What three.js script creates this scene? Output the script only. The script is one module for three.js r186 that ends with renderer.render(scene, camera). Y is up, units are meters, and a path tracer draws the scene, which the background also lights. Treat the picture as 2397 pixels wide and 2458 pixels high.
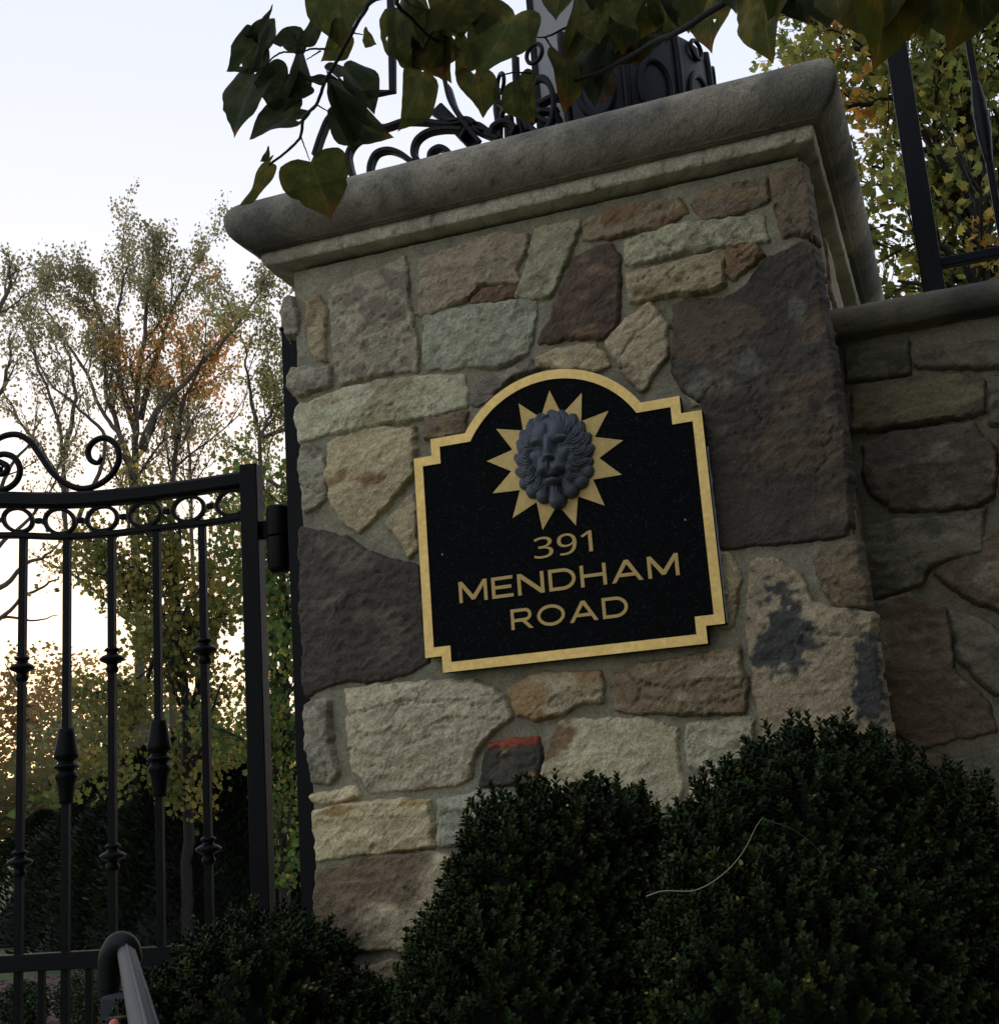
import * as THREE from 'three';
import { ImprovedNoise } from 'three/addons/math/ImprovedNoise.js';
import { mergeGeometries, toCreasedNormals } from 'three/addons/utils/BufferGeometryUtils.js';
import { TextGeometry } from 'three/addons/geometries/TextGeometry.js';
import { FontLoader } from 'three/addons/loaders/FontLoader.js';
import { RoundedBoxGeometry } from 'three/addons/geometries/RoundedBoxGeometry.js';

// ------------------------------------------------------------------ camera, sky, sun, exposure
const scene = new THREE.Scene();
const camera = new THREE.PerspectiveCamera(43.355, 998 / 1024, .05, 900);
camera.rotation.order = 'YXZ';
camera.rotation.set(0.22511, .33785, -.07269);
camera.position.set(0.777, 1.544, 2.640);
const renderer = new THREE.WebGLRenderer({ antialias: true });
renderer.setSize(998, 1024);
renderer.toneMapping = THREE.LinearToneMapping;
renderer.toneMappingExposure = 1.78;
renderer.shadowMap.enabled = true;
const SUN = new THREE.Vector3(-.622, .05, -.781).normalize();      // low behind the trees, left of the pillar
const sky = skyTexture();
scene.background = sky; scene.environment = sky;
scene.backgroundIntensity = 1; scene.environmentIntensity = 1;
const sun = new THREE.DirectionalLight(new THREE.Color(1, .62, .3), .5);
sun.position.copy(SUN).multiplyScalar(60); sun.castShadow = true; sun.shadow.radius = 6;
Object.assign(sun.shadow.camera, { left: -30, right: 30, top: 30, bottom: -30, near: 1, far: 150 });
sun.shadow.mapSize.set(2048, 2048);
scene.add(sun, sun.target);

function skyTexture() {                                            // clear dusk sky: white glow over the sunset side, lavender blue above, dimmer away from it
  const W = 512, H = 256, a = new Float32Array(W * H * 4), d = new THREE.Vector3();
  const sh = new THREE.Vector3(SUN.x, 0, SUN.z).normalize();
  for (let j = 0; j < H; j++) for (let i = 0; i < W; i++) {
    const th = ((i + .5) / W - .5) * 2 * Math.PI, el = ((j + .5) / H - .5) * Math.PI;
    d.set(Math.cos(el) * Math.cos(th), Math.sin(el), Math.cos(el) * Math.sin(th));
    const up = Math.max(0, d.y), c = d.dot(SUN), f = .5 + .5 * (d.x * sh.x + d.z * sh.z) / Math.max(.001, Math.cos(el));
    const az = 1 - (1 - f) * Math.cos(el);                          // 1 on the sunset side, less behind
    const lo = Math.exp(-up * 3.4), gl = Math.pow(Math.max(0, .5 + .5 * c), 6), hot = Math.pow(Math.max(0, c), 60);
    const dim = 1.16 - .36 * az, pk = Math.exp(-up * 6) * Math.pow(az, 5);
    const r = (.43 + .50 * lo) * dim + .13 * gl + .7 * hot + .1 * pk, g = (.505 + .44 * lo) * dim + .1 * gl + .38 * hot - .17 * pk, b = (.67 + .27 * lo) * dim + .04 * gl + .06 * hot - .36 * pk;
    const k = d.y < -.02 ? .25 : 1;
    a.set([r * k, g * k, b * k, 1], (j * W + i) * 4);
  }
  const t = new THREE.DataTexture(a, W, H, THREE.RGBAFormat, THREE.FloatType);
  t.mapping = THREE.EquirectangularReflectionMapping; t.magFilter = t.minFilter = THREE.LinearFilter; t.wrapS = THREE.RepeatWrapping; t.needsUpdate = true;
  return t;
}

const CROWN = 10500;                                                 // leaves of the near tree above the picture
// ------------------------------------------------------------------ helpers
const V = (x, y, z) => new THREE.Vector3(x, y, z), lerp = (a, b, t) => a + (b - a) * t, clamp = (x, a = 0, b = 1) => Math.min(b, Math.max(a, x));
const ss = (a, b, x) => { const t = clamp((x - a) / (b - a)); return t * t * (3 - 2 * t); };
function RNG(s) { return () => { s |= 0; s = s + 0x6D2B79F5 | 0; let t = Math.imul(s ^ s >>> 15, 1 | s); t = t + Math.imul(t ^ t >>> 7, 61 | t) ^ t; return ((t ^ t >>> 14) >>> 0) / 4294967296; }; }
const IN = new ImprovedNoise(), ns = (x, y, z = 0) => IN.noise(x + 31.7, y + 17.3, z + 5.1);
const fbm = (x, y, z, o = 4) => { let s = 0, a = .5; for (let i = 0; i < o; i++) { s += a * ns(x, y, z); x *= 2.03; y *= 2.03; z *= 2.03; a *= .5; } return s; };
const used = {};
function numbered(n) { const k = used[n] = (used[n] ?? -1) + 1; return k ? n + '_' + String(k).padStart(3, '0') : n; }
function shade(o) { o.castShadow = o.receiveShadow = true; return o; }
function thing(name, label, category, pos = [0, 0, 0], turn = 0, group) {
  const o = new THREE.Group(); o.name = numbered(name); o.position.set(...pos); o.rotation.y = turn; scene.add(o);
  o.userData = { label, category }; if (group) o.userData.group = group; return o;
}
function part(name, geo, mat, parent, data) { const m = shade(new THREE.Mesh(geo, mat)); m.name = name; parent.add(m); if (data) Object.assign(m.userData, data); return m; }
function struct(name, geo, mat, label) { const m = shade(new THREE.Mesh(geo, mat)); m.name = numbered(name); m.userData = { kind: 'structure', label }; scene.add(m); return m; }
class MB {                                                          // collects triangles into one geometry
  constructor() { this.p = []; this.i = []; this.c = []; this.u = []; }
  v(x, y, z, c, u, w) { this.p.push(x, y, z); if (c) this.c.push(c[0], c[1], c[2]); if (u !== undefined) this.u.push(u, w); return this.p.length / 3 - 1; }
  tri(a, b, c) { this.i.push(a, b, c); }
  quad(a, b, c, d) { this.i.push(a, b, c, a, c, d); }
  tube(P, r0, r1, n = 6, col) {                                     // tapered round tube along points
    const N = P.length, T = new THREE.Vector3(), A = new THREE.Vector3(), B = new THREE.Vector3(), base = this.p.length / 3;
    A.set(0, 0, 1);
    for (let k = 0; k < N; k++) {
      T.copy(P[Math.min(N - 1, k + 1)]).sub(P[Math.max(0, k - 1)]).normalize();
      A.addScaledVector(T, -A.dot(T)); if (A.lengthSq() < 1e-4) A.set(1, .1, 0).addScaledVector(T, -T.x); A.normalize(); B.crossVectors(T, A);
      const r = typeof r0 === 'function' ? r0(k / (N - 1)) : lerp(r0, r1, k / (N - 1));
      for (let s = 0; s < n; s++) { const a = s / n * 6.2832, c = Math.cos(a) * r, d = Math.sin(a) * r; this.v(P[k].x + A.x * c + B.x * d, P[k].y + A.y * c + B.y * d, P[k].z + A.z * c + B.z * d, col); }
    }
    for (let k = 0; k < N - 1; k++) for (let s = 0; s < n; s++) { const a = base + k * n + s, b = base + k * n + (s + 1) % n; this.quad(a, b, b + n, a + n); }
    for (let s = 1; s < n - 1; s++) { this.tri(base, base + s + 1, base + s); const e = base + (N - 1) * n; this.tri(e, e + s, e + s + 1); }
  }
  geo() {
    const g = new THREE.BufferGeometry(); g.setAttribute('position', new THREE.Float32BufferAttribute(this.p, 3));
    if (this.c.length) g.setAttribute('color', new THREE.Float32BufferAttribute(this.c, 3));
    if (this.u.length) g.setAttribute('uv', new THREE.Float32BufferAttribute(this.u, 2));
    g.setIndex(this.i); g.computeVertexNormals(); return g;
  }
}
function sweep(P2, w, d, closed) {                                  // flat bar w wide (in the x-y plane) and d deep (z) along 2D points, chamfered
  const N = P2.length, m = new MB(), ch = Math.min(w, d) * .18;
  const sec = [[-w / 2, -d / 2 + ch], [-w / 2, d / 2 - ch], [-w / 2 + ch, d / 2], [w / 2 - ch, d / 2], [w / 2, d / 2 - ch], [w / 2, -d / 2 + ch], [w / 2 - ch, -d / 2], [-w / 2 + ch, -d / 2]], S = sec.length;
  for (let k = 0; k < N; k++) {
    const a = P2[closed ? (k + N - 1) % N : Math.max(0, k - 1)], b = P2[closed ? (k + 1) % N : Math.min(N - 1, k + 1)];
    let tx = b[0] - a[0], ty = b[1] - a[1]; const l = Math.hypot(tx, ty) || 1; tx /= l; ty /= l;
    for (const [s, z] of sec) m.v(P2[k][0] - ty * s, P2[k][1] + tx * s, z);
  }
  for (let k = 0; k < (closed ? N : N - 1); k++) for (let s = 0; s < S; s++) { const k2 = (k + 1) % N, s2 = (s + 1) % S; m.quad(k * S + s, k2 * S + s, k2 * S + s2, k * S + s2); }
  if (!closed) for (let s = 1; s < S - 1; s++) { m.tri(0, s, s + 1); const e = (N - 1) * S; m.tri(e, e + s + 1, e + s); }
  return toCreasedNormals(m.geo(), .6);
}
const smooth = (pts, n) => new THREE.CatmullRomCurve3(pts.map(p => V(p[0], p[1], p[2] ?? 0)), false, 'centripetal').getPoints(n);
const smooth2 = (pts, n) => smooth(pts, n).map(p => [p.x, p.y]);
const box = (w, h, d, x, y, z, r = .003) => new RoundedBoxGeometry(w, h, d, 2, Math.min(r, w / 3, h / 3, d / 3)).translate(x, y, z);
const lathe = (pts, n = 20) => new THREE.LatheGeometry(pts.map(p => new THREE.Vector2(p[0], p[1])), n);
const merge = gs => mergeGeometries(gs.map(g => { const h = g.index ? g.toNonIndexed() : g; for (const k of Object.keys(h.attributes)) if (k !== 'position' && k !== 'normal') h.deleteAttribute(k); return h; }));

// tileable noise textures
function tileNoise(size, cells, seed) {
  const r = RNG(seed), g = Array.from({ length: cells * cells }, () => r()), o = new Float32Array(size * size);
  for (let y = 0; y < size; y++) for (let x = 0; x < size; x++) {
    const u = x / size * cells, v = y / size * cells, i = Math.floor(u), j = Math.floor(v), fx = ss(0, 1, u - i), fy = ss(0, 1, v - j);
    const G = (a, b) => g[(b % cells) * cells + a % cells];
    o[y * size + x] = lerp(lerp(G(i, j), G(i + 1, j), fx), lerp(G(i, j + 1), G(i + 1, j + 1), fx), fy);
  }
  return o;
}
function noiseTex(size, layers, map, srgb) {
  const acc = new Float32Array(size * size); let w = 0;
  for (const [c, a, s] of layers) { const t = tileNoise(size, c, s); for (let i = 0; i < acc.length; i++) acc[i] += a * t[i]; w += a; }
  const d = new Uint8Array(size * size * 4);
  for (let i = 0; i < acc.length; i++) { const c = map(acc[i] / w); d.set([c[0] * 255, c[1] * 255, c[2] * 255, 255], i * 4); }
  const t = new THREE.DataTexture(d, size, size); t.wrapS = t.wrapT = THREE.RepeatWrapping; t.magFilter = THREE.LinearFilter; t.minFilter = THREE.LinearMipmapLinearFilter; t.generateMipmaps = true;
  if (srgb) t.colorSpace = THREE.SRGBColorSpace; t.needsUpdate = true; return t;
}
const sc = (a, x) => clamp((x - .5) * a + .5);
const rockBump = noiseTex(512, [[8, .5, 1], [20, .45, 2], [48, .4, 3], [110, .35, 4], [220, .3, 5]], x => { const v = sc(2.2, x); return [v, v, v]; });
const rockGrain = noiseTex(512, [[10, .3, 11], [40, .3, 12], [120, .5, 13], [256, .5, 14]], x => { const v = .74 + .26 * sc(2.4, x); return [v, v * .995, v * .985]; }, true);
const fineBump = noiseTex(256, [[40, .5, 21], [120, .6, 22]], x => { const v = sc(2, x); return [v, v, v]; });
const metalBump = noiseTex(256, [[10, .5, 31], [40, .4, 32], [100, .4, 33]], x => { const v = sc(2, x); return [v, v, v]; });

// ------------------------------------------------------------------ materials
const std = o => new THREE.MeshStandardMaterial(o), col = (r, g, b) => new THREE.Color().setRGB(r, g, b);
const mStone = std({ vertexColors: true, map: rockGrain, bumpMap: rockBump, bumpScale: .0022, roughness: .93 });
const mMortar = std({ vertexColors: true, map: rockGrain, bumpMap: rockBump, bumpScale: .001, roughness: .97 });
const mCast = std({ vertexColors: true, map: rockGrain, bumpMap: rockBump, bumpScale: .0017, roughness: .95 });
const phys = o => new THREE.MeshPhysicalMaterial(o);
const mIron = phys({ color: col(.0035, .0035, .0036), roughness: .45, specularIntensity: .16, bumpMap: metalBump, bumpScale: .0004 });
const mIron2 = phys({ color: col(.005, .0053, .006), roughness: .42, specularIntensity: .25, bumpMap: metalBump, bumpScale: .0004 });
const mLeaf = new THREE.MeshPhysicalMaterial({ vertexColors: true, roughness: 1, specularIntensity: .1, transmission: .6, thickness: 0, side: THREE.DoubleSide });
const mBigLeaf = new THREE.MeshPhysicalMaterial({ vertexColors: true, roughness: .85, specularIntensity: .15, transmission: .5, thickness: 0, side: THREE.DoubleSide, map: leafVeins(), bumpMap: leafVeins(), bumpScale: .0012 });
const mBox = phys({ vertexColors: true, roughness: .5, specularIntensity: .3, side: THREE.DoubleSide });
const mBark = std({ color: col(.07, .055, .042), roughness: .95 });
const mBarkDark = std({ color: col(.014, .011, .009), roughness: .95 });
const mTwig = std({ color: col(.03, .022, .018), roughness: .9 });

function leafVeins() {                                              // palmate veins of a redbud leaf over uv (x + .6, y + .2) / 1.3
  if (leafVeins.t) return leafVeins.t;
  const N = 256, d = new Uint8Array(N * N * 4), r = tileNoise(N, 40, 61), q = tileNoise(N, 12, 62);
  for (let j = 0; j < N; j++) for (let i = 0; i < N; i++) {
    const x = Math.abs(i / N * 1.3 - .6), y = j / N * 1.3 - .2, a = Math.atan2(x, y), R = Math.hypot(x, y); let v = 0;
    for (const [b, c] of [[0, 0], [.42, -.25], [.95, -.35], [1.6, -.3]]) { const off = Math.abs(a - b - c * R * .6) * R; v = Math.max(v, 1 - off / (.012 - .006 * Math.min(1, R))); }
    for (let k = 1; k < 7; k++) { const yy = y - x * .75 - k * .13; v = Math.max(v, .6 * (1 - Math.abs(yy) / .006) * ss(.34, .1, x)); }
    const g = clamp(.8 + .14 * r[j * N + i] * q[j * N + i] + .16 * Math.max(0, v)); d.set([g * 255, g * 255, g * 245, 255], (j * N + i) * 4);
  }
  const t = new THREE.DataTexture(d, N, N); t.magFilter = THREE.LinearFilter; t.minFilter = THREE.LinearMipmapLinearFilter; t.generateMipmaps = true; t.colorSpace = THREE.SRGBColorSpace; t.needsUpdate = true; return leafVeins.t = t;
}

// ------------------------------------------------------------------ stones
const KIND = {
  side: [[.25, .195, .155], [.17, .13, .1], .04, 7, 0, 'smooth'],                                                     // base colour, patch colour, threshold, patch scale (per metre), strata (0..1)
  tan: [[.30, .25, .18], [.20, .15, .10], .08, 14, .3], grey: [[.25, .235, .21], [.16, .145, .13], .05, 16, .3], pitted: [[.31, .275, .235], [.19, .16, .145], .04, 14, .1, 'pits'],
  pink: [[.3, .245, .2], [.16, .11, .09], .1, 8, .6], red: [[.13, .08, .06], [.26, .19, .14], .18, 18, .5], blue: [[.31, .308, .27], [.26, .26, .235], .0, 20, .5],
  greenish: [[.285, .27, .215], [.22, .21, .17], .05, 16, .5], maroon: [[.072, .048, .04], [.13, .085, .062], .15, 16, .4], rust: [[.19, .12, .075], [.24, .19, .14], .08, 9, .5],
  umber: [[.13, .1, .078], [.17, .125, .09], .05, 12, .4], bigdark: [[.05, .041, .037], [.088, .064, .05], .06, 6, .3, 'lichen'], tanpink: [[.33, .27, .215], [.24, .18, .14], .12, 12, .3],
  purple: [[.15, .13, .125], [.24, .2, .17], .1, 14, .4], cream: [[.42, .36, .265], [.31, .22, .12], .16, 12, .6], pale: [[.36, .34, .28], [.29, .25, .19], .1, 8, .7],
  tanstain: [[.33, .275, .2], [.17, .11, .06], .1, 7, .3], plum: [[.06, .048, .046], [.1, .08, .074], .12, 8, .2], ledge: [[.36, .315, .265], [.25, .205, .165], .1, 6, 1],
  ochre: [[.25, .165, .095], [.31, .26, .2], .06, 9, .4], brown: [[.2, .15, .105], [.28, .23, .175], .1, 9, .9], soot: [[.05, .045, .042], [.2, .13, .08], .22, 18, .2, 'rim'],
  palestain: [[.37, .325, .255], [.15, .1, .06], .14, 7, .4], halfbrown: [[.14, .105, .075], [.37, .31, .24], -.02, 4, .3, 'half'], blotch: [[.32, .26, .205], [.055, .055, .06], .02, 5.5, .2, 'low'],
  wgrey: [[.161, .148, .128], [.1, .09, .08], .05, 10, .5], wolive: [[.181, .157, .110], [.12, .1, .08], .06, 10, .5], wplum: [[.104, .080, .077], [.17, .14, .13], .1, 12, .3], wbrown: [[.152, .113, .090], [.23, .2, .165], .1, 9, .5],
};
const WARM = [1.58, 1.53, 1.17];
function segDist(poly, x, y) {                                      // signed distance, positive inside
  let d = 1e9, ins = false;
  for (let i = 0, n = poly.length, j = n - 1; i < n; j = i++) {
    const ax = poly[j][0], ay = poly[j][1], ex = poly[i][0] - ax, ey = poly[i][1] - ay, t = clamp(((x - ax) * ex + (y - ay) * ey) / (ex * ex + ey * ey || 1e-9));
    const qx = ax + ex * t - x, qy = ay + ey * t - y; d = Math.min(d, qx * qx + qy * qy);
    if ((poly[i][1] > y) !== (ay > y) && x < (ax - poly[i][0]) * (y - poly[i][1]) / (ay - poly[i][1] || 1e-9) + poly[i][0]) ins = !ins;
  }
  return ins ? Math.sqrt(d) : -Math.sqrt(d);
}
function stoneGeo(kind, proud, poly, seed, res, place, sink = -.03) {
  const [A, B, thr, ps, strata, special] = KIND[kind], us = poly.map(p => p[0]), vs = poly.map(p => p[1]), M = .012;
  const u0 = Math.min(...us) - M, u1 = Math.max(...us) + M, v0 = Math.min(...vs) - M, v1 = Math.max(...vs) + M;
  const nu = Math.max(2, Math.ceil((u1 - u0) / res)), nv = Math.max(2, Math.ceil((v1 - v0) / res)), m = new MB(), D = [], rs = RNG(seed * 77 + 5), tone = .86 + .28 * rs(), tx = (rs() - .5) * .05, ty = (rs() - .5) * .04;
  const cu = (u0 + u1) / 2, cv = (v0 + v1) / 2, pits = [], fac = [], sz = Math.min(.3, Math.max(u1 - u0, v1 - v0));
  for (let i = 0; i < 9; i++) { const a = rs() * 6.2832, q = (.25 + .45 * rs()); fac.push([Math.cos(a) * q * .16, Math.sin(a) * q * .2, .004 + .012 * rs() * (sz / .25)]); }
  if (special === 'pits') for (let i = 0; i < 70; i++) pits.push([lerp(u0, u1, rs()), lerp(v0, v1, rs()), .0035 + .007 * rs() * rs(), .5 + rs()]);
  for (let j = 0; j <= nv; j++) for (let i = 0; i <= nu; i++) {
    const u = lerp(u0, u1, i / nu), v = lerp(v0, v1, j / nv);
    const wu = u + .007 * ns(u * 22, v * 22, seed) + .0042 * ns(u * 62, v * 62, seed), wv = v + .006 * ns(u * 22, v * 22, seed + 9) + .0042 * ns(u * 62, v * 62, seed + 9);
    const d = segDist(poly, wu, wv) + .0075, t = clamp(d / .0055);
    let h = d < -.0005 ? lerp(.004, sink, clamp(-d / .006)) : (proud - .002) * (1 - (1 - t) * (1 - t)) + .003;
    const sv = v * 26 + 1.6 * fbm(u * 7, v * 14, seed + 3, 3) + .4 * u, step = Math.floor(sv) + ss(.78, .97, sv - Math.floor(sv)), wo = .012 * fbm(u * 16, v * 16, seed + 4, 3);
    let fh = 1; for (const [a, b, k0] of fac) fh = Math.min(fh, (u - cu + wo) * a + (v - cv + wo) * b + k0);
    const rough = Math.max(-.009, fh) * 1.3 + .007 * fbm(u * 9, v * 13, seed, 3) + .0075 * (.22 - Math.abs(ns(u * 24, v * 34, seed))) + .0036 * (.3 - Math.abs(ns(u * 62, v * 80, seed + 5))) + .0012 * ns(u * 150, v * 170, seed), sf = special === 'smooth' ? .3 : 1, cn = Math.abs(fbm(u * 5.5, v * 7, seed * 1.7 + 11, 4)), crack = .006 * (1 - ss(0, .016, cn)) * ss(-.02, .12, fbm(u * 6, v * 6, seed + 21, 2));
    const led = strata * .0085 * ((((step * 7.13 + seed) % 1) + Math.abs(fbm(step * 3.7, seed, 1.2, 2))) - .5);
    h += t * (rough * sf + led - crack + (u - cu) * tx + (v - cv) * ty);
    if (special === 'pits') for (const [pu, pv, pr, asp] of pits) { const q = ((u - pu) / pr) ** 2 + ((v - pv) / (pr * asp)) ** 2; if (q < 1) h -= t * pr * 1.1 * (1 - q); }
    if (d > .004) h = Math.max(h, .0105 + .002 * ns(u * 40, v * 40, seed));
    let f = ss(thr, thr + .12, fbm(u * ps, v * ps * 1.4, seed * 3.1, 4));
    if (special === 'half') f = ss(-.06, .08, .25 * fbm(u * 9, v * 9, seed, 4) + (u - cu) * 1.1 - (v - cv) * 1.3);
    if (special === 'low') f = ss(.02, .34, 1.3 * fbm(u * 12, v * 12, seed, 5) + 1.1 * fbm(u * 48, v * 48, seed + 6, 3) + Math.max(1 - Math.hypot(u - cu + .06, (v - cv - .055) * .85) / .085, 1 - Math.hypot((u - cu - .1) / .04, (v - cv + .03) / .14)));
    let c = [0, 1, 2].map(k => lerp(A[k], B[k], f) * WARM[k]);
    if (cn < .012 && crack > .001) c = c.map(x => x * .75);
    if (special === 'rim') { const e = ss(.02, .006, v1 - M - v + .008 * fbm(u * 30, v * 30, 2, 2)); c = c.map((x, k) => lerp(x, [.34, .075, .03][k], e)); }
    if (special === 'lichen') { const e = ss(.2, .34, fbm(u * 13, v * 8, seed + 2, 4)); c = c.map((x, k) => lerp(x, [.15, .135, .1][k], e)); }
    const g = tone * (1 + .34 * fbm(u * 34, v * 44, seed + 7, 3)); c = c.map(x => clamp(x * g, .015, .75));
    const p = place(u, v, h); m.v(p[0], p[1], p[2], c, u * 4 + seed * .37, v * 4); D.push(d);
  }
  const w = nu + 1;
  for (let j = 0; j < nv; j++) for (let i = 0; i < nu; i++) {
    const a = j * w + i; if (Math.max(D[a], D[a + 1], D[a + w], D[a + w + 1]) < -.005) continue;
    m.quad(a, a + 1, a + w + 1, a + w);
  }
  return m.geo();
}
function mortarGeo(u0, u1, v0, v1, res, place, colr = [.30, .272, .18]) {
  const nu = Math.ceil((u1 - u0) / res), nv = Math.ceil((v1 - v0) / res), m = new MB();
  for (let j = 0; j <= nv; j++) for (let i = 0; i <= nu; i++) {
    const u = lerp(u0, u1, i / nu), v = lerp(v0, v1, j / nv), h = .008 * fbm(u * 11, v * 11, 3, 3) + .002 * ns(u * 60, v * 60, 2), g = 1 + .35 * fbm(u * 10, v * 10, 8, 4), p = place(u, v, h);
    m.v(p[0], p[1], p[2], colr.map(x => x * g), u * 4, v * 4);
  }
  for (let j = 0; j < nv; j++) for (let i = 0; i < nu; i++) { const a = j * (nu + 1) + i; m.quad(a, a + 1, a + nu + 2, a + nu + 1); }
  return m.geo();
}
function courses(u0, u1, v0, v1, seed, kinds, tall = 1) {                     // rubble courses for faces the photograph does not show in detail
  const r = RNG(seed), out = []; let v = v0;
  while (v < v1 - .05) {
    const h = Math.min((.1 + .14 * r()) * tall, v1 - v); let u = u0;
    while (u < u1 - .03) {
      const w = Math.min(.12 + .26 * r(), u1 - u), g = .009, j = () => (r() - .5) * .022;
      out.push([kinds[Math.floor(r() * kinds.length)], .016 + .014 * r(), [[u + g, v + g + j() * .4], [u + w * .5, v + g + j() * .6], [u + w - g, v + g + j() * .4], [u + w - g + j() * .5, v + h * .5], [u + w - g, v + h - g + j() * .5], [u + w * .5 + j(), v + h - g + j() * .5], [u + g, v + h - g + j() * .5], [u + g + j() * .5, v + h * .5]]]);
      u += w;
    }
    v += h;
  }
  return out;
}

// ------------------------------------------------------------------ ground
{
  const m = new MB(), N = 120, S = 260;
  for (let j = 0; j <= N; j++) for (let i = 0; i <= N; i++) {
    const q = t => Math.sign(t) * Math.pow(Math.abs(t), 2.2), x = q(i / N * 2 - 1) * S, z = q(j / N * 2 - 1) * S - 4, g = .8 + .5 * fbm(x * .6, z * .6, 1, 4);
    const d = Math.hypot(x, z + 4), y = .03 * fbm(x * .15, z * .15, 2, 2) * ss(6, 20, d);
    m.v(x, y - .03, z, [.075 * g, .125 * g, .03 * g], x * 2, z * 2);
  }
  for (let j = 0; j < N; j++) for (let i = 0; i < N; i++) { const a = j * (N + 1) + i; m.quad(a, a + N + 1, a + N + 2, a + 1); }
  struct('ground', m.geo(), std({ vertexColors: true, roughness: 1, bumpMap: rockBump, bumpScale: .02 }), 'mown green lawn around the gate and beneath the trees');
  const dr = new THREE.PlaneGeometry(3.7, 16, 8, 30).rotateX(-Math.PI / 2).translate(-2.75, -.02, .5);
  struct('driveway', dr, std({ color: col(.3, .275, .23), roughness: .95, bumpMap: fineBump, bumpScale: .004 }), 'pale gravel driveway running through the gate');
  const mu = new MB(), c = mu.v(-8, .012, -8.2, [.07, .04, .028]), n = 40;
  for (let k = 0; k < n; k++) { const a = k / n * 6.2832, rr = 1 + .12 * Math.sin(a * 3 + 1); mu.v(-8 + 3.6 * rr * Math.cos(a), .004, -8.2 + 2.3 * rr * Math.sin(a), [.075, .042, .03], Math.cos(a) * 5, Math.sin(a) * 5); }
  mu.u = []; for (let k = 0; k < n; k++) mu.tri(c, 1 + (k + 1) % n, 1 + k);
  struct('mulch_bed', mu.geo(), std({ vertexColors: true, roughness: 1 }), 'bare brown mulch bed behind the lower left of the gate');
  const r = RNG(8), gm = new MB();                                  // loose mulch chips and fallen leaves on the bed and lawn
  for (let k = 0; k < 2600; k++) {
    const a = r() * 6.28, q = Math.sqrt(r()), x = -8 + 3.5 * q * Math.cos(a), z = -8.2 + 2.2 * q * Math.sin(a), s = .02 + .03 * r(), t = r() * 6.28, cc = r() < .12 ? [.22, .13, .04] : [.05 + .05 * r(), .035, .025];
    const b = gm.p.length / 3; gm.v(x - Math.cos(t) * s, .02 + .02 * r(), z - Math.sin(t) * s, cc); gm.v(x + Math.sin(t) * s * .5, .03 + .02 * r(), z - Math.cos(t) * s * .5, cc); gm.v(x + Math.cos(t) * s, .02, z + Math.sin(t) * s, cc); gm.tri(b, b + 1, b + 2);
  }
  const g = part('mulch_chips', gm.geo(), std({ vertexColors: true, roughness: 1, side: THREE.DoubleSide }), scene);
  g.userData = { kind: 'stuff', label: 'loose wood chips and fallen leaves on the mulch bed', category: 'mulch' };
}

// ------------------------------------------------------------------ stone pillar
const X0 = -.657, X1 = .587, ZF = .004, ZB = -1.23, OY = 2.1;
const castCol = (pale) => (x, y, z) => {
  const n = fbm(x * 14, y * 20, z * 14, 5), d = ss(-.12, .3, fbm(x * 4 + 3, y * 2.5, z * 4, 4)), sp = ss(.24, .36, fbm(x * 45, y * 45, z * 45, 3)), g = 1 + .45 * n;
  const a = pale ? [.58, .52, .365] : [.33, .29, .205], b = pale ? [.4, .35, .25] : [.12, .108, .088];
  const st = .55 * ss(.06, .34, fbm(x * 16, y * 1.5, z * 16, 4)) * ss(-.2, .2, fbm(x * 3, 7, z * 3, 2));
  return a.map((v, k) => clamp(lerp(lerp(lerp(v, b[k], d), b[k] * .6, st), .07, sp * .7) * g, .03, .75));
};
function ringMould(profile, res, chip, colf, x0 = X0, x1 = X1, z0 = ZB, z1 = ZF) {   // profile [[outset, y]...] carried round a rectangle with mitred corners
  const m = new MB(), corner = [[x0, z1, -1, 1], [x1, z1, 1, 1], [x1, z0, 1, -1], [x0, z0, -1, -1]], per = [];
  for (let s = 0; s < 4; s++) {
    const a = corner[s], b = corner[(s + 1) % 4], n = Math.max(2, Math.ceil(Math.hypot(b[0] - a[0], b[1] - a[1]) / (s < 2 ? res : res * 3)));
    for (let k = 0; k < n; k++) { const t = k / n; per.push([lerp(a[0], b[0], t), lerp(a[1], b[1], t), lerp(a[2], b[2], t), lerp(a[3], b[3], t)]); }
  }
  const N = per.length, K = profile.length; let L = 0;
  for (let j = 0; j < K; j++) {
    if (j) L += Math.hypot(profile[j][0] - profile[j - 1][0], profile[j][1] - profile[j - 1][1]);
    for (let i = 0; i <= N; i++) {
      const [x, z, sx, sz] = per[i % N], [o, y, e = 0] = profile[j]; let px = x + sx * o, pz = z + sz * o, py = y;
      const c = chip * (fbm(px * 30, y * 30, pz * 30, 3) + e * 2.2 * Math.min(0, fbm(px * 18, 4, pz * 18, 3) + .05)); px += sx * c; pz += sz * c; py -= e * c * 1.6;
      m.v(px, py + OY, pz, colf(px, py, pz), (i / N) * 4 * 4.9, L * 4);
    }
  }
  for (let j = 0; j < K - 1; j++) for (let i = 0; i < N; i++) { const a = j * (N + 1) + i, b = a + N + 1; m.quad(a, a + 1, b + 1, b); }
  return m.geo();
}
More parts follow.
